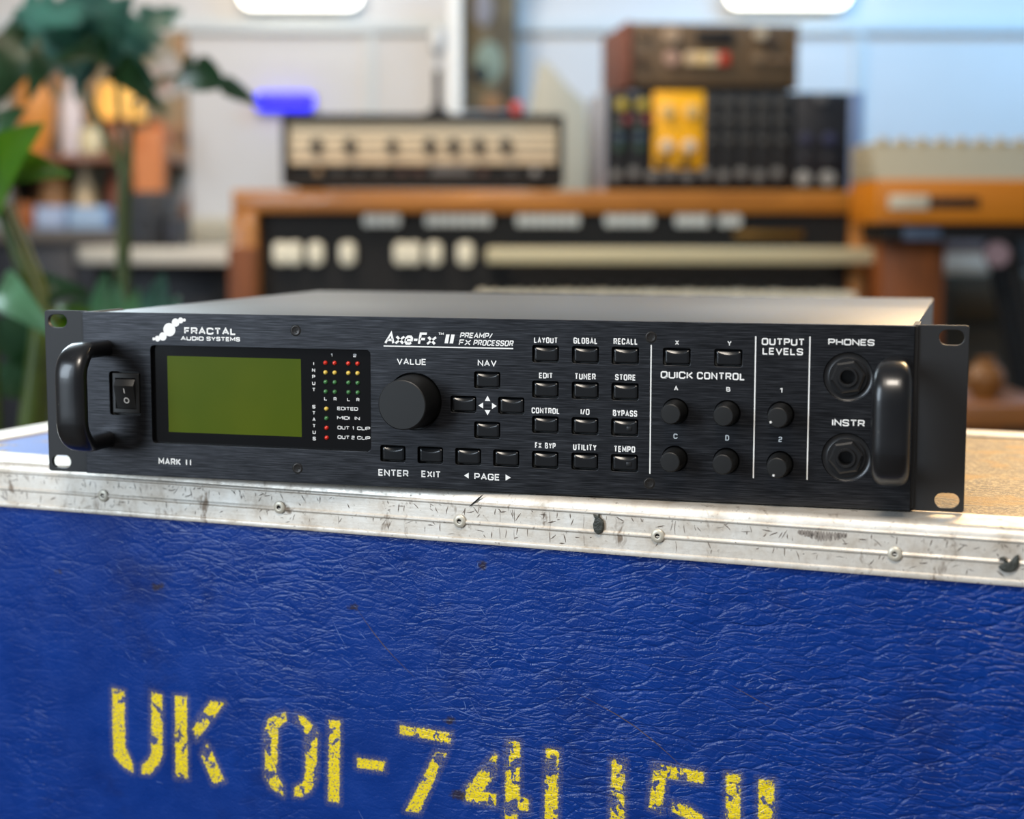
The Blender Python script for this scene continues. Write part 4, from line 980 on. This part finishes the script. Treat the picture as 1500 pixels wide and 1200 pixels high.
# wall shelf and low cabinet with ornaments
HD = 4.08
s0, s1 = U(-40, HD, 300), U(252, HD, 300); pc = (s0+s1)/2; h_ = (s1-s0)/2
z_lo, z_hi = Zp(337, HD), Zp(226, HD)
t = bgthing('wall_shelf', 'brown wall shelf of pots behind the plant at upper left', 'shelf', pc, HD, z_hi)
mb = MB(); mb.box(-h_, h_, 0, .23, -.02, 0, .002); mb.build('shelf_board', wood('shelf_wood', (110, 62, 34), (140, 86, 50)), t)
for sx in (-1, 1): mb = MB(); mb.prism([(.23, -.02), (.03, -.02), (.23, -.16)], sx*h_*.7-.008, sx*h_*.7+.008, 'x'); mb.build('bracket', M['black'], t)
t = bgthing('low_cabinet', 'dark low cabinet with a grey top against the wall behind the plant', 'cabinet', pc, HD, 0)
mb = MB(); mb.box(-h_, h_, 0, .265, z_lo-.03, z_lo, .003); mb.build('cabinet_top', plain('shelf_board_grey', (104, 98, 92), .6), t)
mb = MB(); mb.box(-h_+.02, h_-.02, .02, .26, .0, z_lo-.03, .003); cb = mb.build('body', plain('dark_base_cabinet', (24, 26, 34), .5), t)
for sx in (-1, 1): mb = MB(); mb.box(min(sx*.006, sx*(h_-.03)), max(sx*.006, sx*(h_-.03)), .006, .02, .04, z_lo-.05, .002); dr = mb.build('door', plain('dark_door_%d' % (sx+1), (26, 28, 36), .45), t)
t = bgthing('pin_board', 'brown and tan patterned pin board on the wall behind the shelf of pots', 'board', pc, WALL_D-.03, z_lo)
k = NT('pinned_prints'); n1 = k.noise(k.coord(scale=(1, 1, 1), warp=.06, wscale=8), 7, 2)
k.P(Base_Color=k.ramp(n1.outputs[0], [(.3, lin((92, 66, 50))), (.42, lin((170, 132, 96))), (.5, lin((120, 116, 92))), (.58, lin((176, 170, 166))), (.72, lin((128, 84, 52)))]), Roughness=.8)
mb = MB(); mb.box(-h_+.02, h_-.005, 0, .022, 0.004, Zp(46, WALL_D)-z_lo, .002); mb.build('board', k.m, t)
jar('storage_jar', 'tall orange storage jar on the wall shelf behind the plant', 'jar', 44, 86, 226, 56, HD+.03, z_hi, (214, 140, 60), 'vase')
jar('glass_bottle', 'white bottle on the wall shelf right of the orange jar', 'bottle', 100, 112, 226, 32, HD+.10, z_hi, (214, 206, 208), 'bottle')
t = jar('table_lamp', 'lamp with a glowing amber shade on the wall shelf', 'lamp', 170, 170, 226, 44, HD+.12, z_hi, (150, 110, 90), 'vase')
r_ = 40/FPX*HD; zz = Zp(170, HD)-z_hi; hh = Zp(116, HD)-Zp(170, HD)
mb = MB(); mb.lathe([(r_, zz), (r_*.72, zz+hh), (r_*.70, zz+hh), (r_*.97, zz)], axis=(0, 0, 1), n=28); mb.build('lamp_shade', plain('amber_shade', (246, 190, 96), .7, emit=(255, 176, 72), estr=.35), t)
jar('cream_jar', 'squat cream jar on the wall shelf between bottle and lamp', 'jar', 128, 184, 226, 34, HD+.005, z_hi, (216, 202, 160), 'jar')
jar('terracotta_vase', 'rust brown vase at the right end of the wall shelf', 'vase', 226, 176, 226, 40, HD+.03, z_hi, (176, 92, 40), 'vase')
jar('terracotta_vase', 'tall red brown vase on the low cabinet beside the black speaker', 'vase', 172, 238, 337, 44, HD+.06, z_lo, (120, 66, 48), 'vase')
jar('clay_pot', 'tan clay pot on the low cabinet below the orange jar', 'pot', 76, 246, 337, 46, HD+.12, z_lo, (190, 140, 92), 'vase')
jar('pillar_candle', 'pale cream pillar candle holder on the low cabinet', 'candle', 122, 240, 337, 30, HD+.10, z_lo, (226, 204, 166), 'bottle')
block('gift_box', 'pale blue box on the low cabinet, left of the other blue box', 'box', 50, 94, 303, HD+.0, z_lo, .1, (150, 172, 206), (170, 186, 214))
block('gift_box', 'pale blue box on the low cabinet under the cream candle holder', 'box', 98, 156, 303, HD+.0, z_lo, .08, (140, 172, 208), (160, 186, 214))
block('wooden_block', 'rust orange wooden block at the left of the low cabinet', 'box', 26, 47, 298, HD+.02, z_lo, .1, (160, 88, 30))
block('leather_case', 'orange brown leather case standing on the table between speaker and shelf', 'case', 196, 240, 190, PI+.345, zp, .05, (178, 104, 48), (190, 116, 60))
# radiator on the wall between shelf and organ
a, b, c, d_ = frame_rect(262, 345, 318, 363, 4.2); pc = (a+b)/2
t = bgthing('wall_radiator', 'cream ribbed radiator on the wall left of the organ', 'radiator', pc, 4.24, c); h_ = (b-a)/2
mb = MB(); mb.box(-h_, h_, .05, .09, 0, d_-c, .004)
for i in range(6): mb.box(-h_+.022*i+.002, -h_+.022*i+.016, .03, .05, .006, d_-c-.006, .003)
mb.build('ribbed_panel', plain('radiator_cream', (198, 192, 172), .5), t)
mb = MB(); mb.box(-.02, .02, .09, .11, .02, d_-c-.02); mb.build('wall_bracket', M['walltrim'], t)

# ------------------------------------------------------------------ plants at the left
def leaf(parent, base, tip, wdt, m, droop=.04, lobes=0, fold=.15, nrm=None, n=14):
    B, T = Vector(base), Vector(tip); ax = T-B; ln = ax.length; ax.normalize()
    nv = Vector(nrm or (0, -1, .25)); sd = ax.cross(nv).normalized(); nv = sd.cross(ax)
    mb_ = MB(); rows = []; ms = 2
    steps = n*(3 if lobes else 1)
    for i in range(steps+1):
        s_ = i/steps; prof = (math.sin(math.pi*min(1, s_**.62))**.8)*(1-.15*s_) + .015
        if lobes:
            lo = abs(math.sin(math.pi*lobes*s_)); prof *= .42 + .58*lo**.5
        c_ = B + ax*(ln*s_) + nv*(droop*math.sin(math.pi*s_)) + Vector((0, 0, -droop*s_*s_))
        rows.append([mb_.v(c_ + sd*(wdt/2*prof*q/ms) + nv*(fold*wdt*prof*(abs(q)/ms))) for q in range(-ms, ms+1)])
    for a_, b_ in zip(rows, rows[1:]):
        for q in range(2*ms): mb_.b.faces.new((a_[q], a_[q+1], b_[q+1], b_[q]))
    rr_ = bmesh.ops.solidify(mb_.b, geom=mb_.b.faces[:], thickness=.0012)
    return mb_.build('leaf', m, parent, 60)
def leafmat(nm, a, b, rough=.38):
    k = NT(nm); nz = k.noise(k.coord(), 14, 3)
    k.P(Base_Color=k.mix(k.mr(nz.outputs[0], .3, .7), lin(a), lin(b)), Roughness=rough, Subsurface_Weight=.05, Subsurface_Radius=(.01, .02, .005)); return k.m
M['leafteal'] = leafmat('blue_green_leaf', (52, 108, 92), (96, 154, 138), .4); M['leafdark'] = leafmat('dark_green_leaf', (30, 66, 26), (58, 106, 62)); M['leafbright'] = leafmat('bright_green_leaf', (52, 104, 6), (84, 140, 16)); M['stem'] = leafmat('olive_stem', (50, 66, 20), (84, 102, 32)); M['leafsage'] = leafmat('sage_leaf', (74, 124, 82), (112, 164, 126))
M['pot'] = plain('terracotta_pot', (150, 84, 54), .7); M['soil'] = plain('potting_soil', (40, 30, 24), .9, var=.4)
def pot(t_, r_, h_):
    mb_ = MB(); mb_.lathe([(0, 0), (r_*.7, 0), (r_, h_), (r_*1.05, h_), (r_*1.05, h_*1.04), (r_*.92, h_*1.04), (r_*.9, h_*.92)], axis=(0, 0, 1), n=28); p_ = mb_.build('pot', M['pot'], t_)
    mb_ = MB(); mb_.lathe([(r_*.91, h_*.93), (0, h_*.95)], axis=(0, 0, 1), n=28); mb_.build('soil', M['soil'], p_)
def plant(label, px, d, leaves, pot_r, pot_h, stems, name='potted_plant', stem_r=.008):
    """leaves: (base px, base py, tip px, tip py, base depth offset, tip depth offset, width px, material, droop, lobes)"""
    u0_ = U(px, d, 400); t_ = bgthing(name, label, 'plant', u0_, d, 0); pot(t_, pot_r, pot_h)
    def L(px_, py_, dd): a_, b_ = at(px_, py_, d+dd); return Vector((a_-u0_, dd, b_))
    for st in stems:
        mb_ = MB(); pts_ = [Vector((random.uniform(-.03, .03), 0, pot_h*.9))] + [L(*q) for q in st]
        fine = []
        for a_, b_, c_ in zip(pts_, pts_[1:], pts_[2:] + [pts_[-1]]):
            fine += [a_.lerp(b_, q/4) for q in range(4)]
        fine.append(pts_[-1]); mb_.tube(fine, stem_r, 8, r1=stem_r*.5); mb_.build('stem', M['stem'], t_, 60)
    for (bx, by, tx_, ty, bd, td, wp, m, dr, lo) in leaves:
        leaf(t_, L(bx, by, bd), L(tx_, ty, td), wp/FPX*d, m, dr, lo)
    return t_
T_, D_, B_, S_ = M['leafteal'], M['leafdark'], M['leafbright'], M['leafsage']
plant('tall plant with blue green lobed leaves at the upper left', 150, 2.3, [
 (150, 92, 20, -10, 0, -.12, 120, T_, .02, 4), (150, 92, 110, -60, .05, .05, 120, T_, .02, 4), (110, 66, -10, 40, .12, .1, 90, T_, .02, 3), (60, 60, -20, 150, .1, 0, 90, D_, .02, 0), (130, 84, 60, 20, .0, -.1, 80, T_, .02, 0), (150, 60, 230, 60, .0, -.1, 70, T_, .02, 3), (100, 60, 40, 130, .05, -.05, 60, D_, .02, 0), (150, 90, 196, -30, 0, -.1, 96, T_, .02, 3), (165, 96, 268, -6, .04, .12, 80, T_, .02, 4),
 (160, 100, 70, 60, -.03, -.18, 64, D_, .03, 4), (170, 100, 246, 136, .0, -.1, 54, D_, .03, 0), (176, 92, 232, 118, .03, -.05, 46, T_, .01, 0), (150, 88, 160, 30, .06, -.04, 60, D_, .0, 0),
 (262, 112, 386, 124, .05, -.04, 62, D_, .03, 3), (140, 96, 76, 108, 0, .1, 50, D_, .03, 3), (120, 40, 30, 40, .1, .0, 60, T_, .03, 3), (140, 70, 110, 128, -.05, -.1, 40, T_, .02, 0), (60, 30, 0, 84, .1, .1, 50, D_, .02, 3), (90, 20, 10, 20, .1, .1, 60, T_, .02, 3)],
 .13, .28, [[(184, 430, 0), (182, 260, .02), (170, 100, .02), (150, 90, 0)], [(186, 300, .02), (196, 150, .06), (240, 112, .06), (276, 112, .05)], [(178, 250, 0), (120, 120, .06), (60, 34, .1)]], stem_r=.006)
plant('leafy plant with a broad bright green leaf and thick olive stems at the left edge', -40, 1.75, [
 (-20, 300, 64, 150, 0, -.1, 100, B_, .02, 0), (-10, 260, 108, 214, 0, -.05, 80, B_, .03, 0), (-30, 240, 40, 130, .1, .1, 60, D_, .02, 0), (0, 420, 90, 470, 0, -.1, 60, S_, .02, 0), (20, 440, 130, 400, .05, .05, 60, M['leafdark'], .02, 0), (-10, 470, 60, 520, .0, .05, 60, D_, .02, 0), (-20, 560, 74, 560, .05, .1, 60, D_, .02, 0)],
   .10, .3, [[(60, 470, 0), (30, 380, 0), (-10, 270, 0)], [(70, 460, .03), (50, 400, .03), (10, 300, .03)], [(-20, 440, 0), (-20, 300, 0)]], stem_r=.013)
plant('low plant with upright sage green leaves just behind the left end of the rack', 190, 2.0, [
 (150, 480, 156, 384, 0, 0, 34, S_, .01, 0), (176, 480, 172, 396, .05, .05, 30, S_, .01, 0), (196, 480, 204, 408, .0, -.03, 30, S_, .01, 0), (226, 490, 240, 386, .0, .0, 46, T_, .01, 0), (245, 490, 262, 420, .03, .05, 30, T_, .01, 0), (130, 490, 84, 424, 0, 0, 50, B_, .02, 0), (110, 490, 128, 410, .05, .05, 44, D_, .01, 0), (100, 500, 60, 460, -.05, -.08, 50, B_, .01, 0)],
 .10, .26, [[(185, 520, 0), (170, 470, 0)], [(190, 520, 0), (232, 480, 0)], [(170, 520, 0), (120, 480, 0)]])
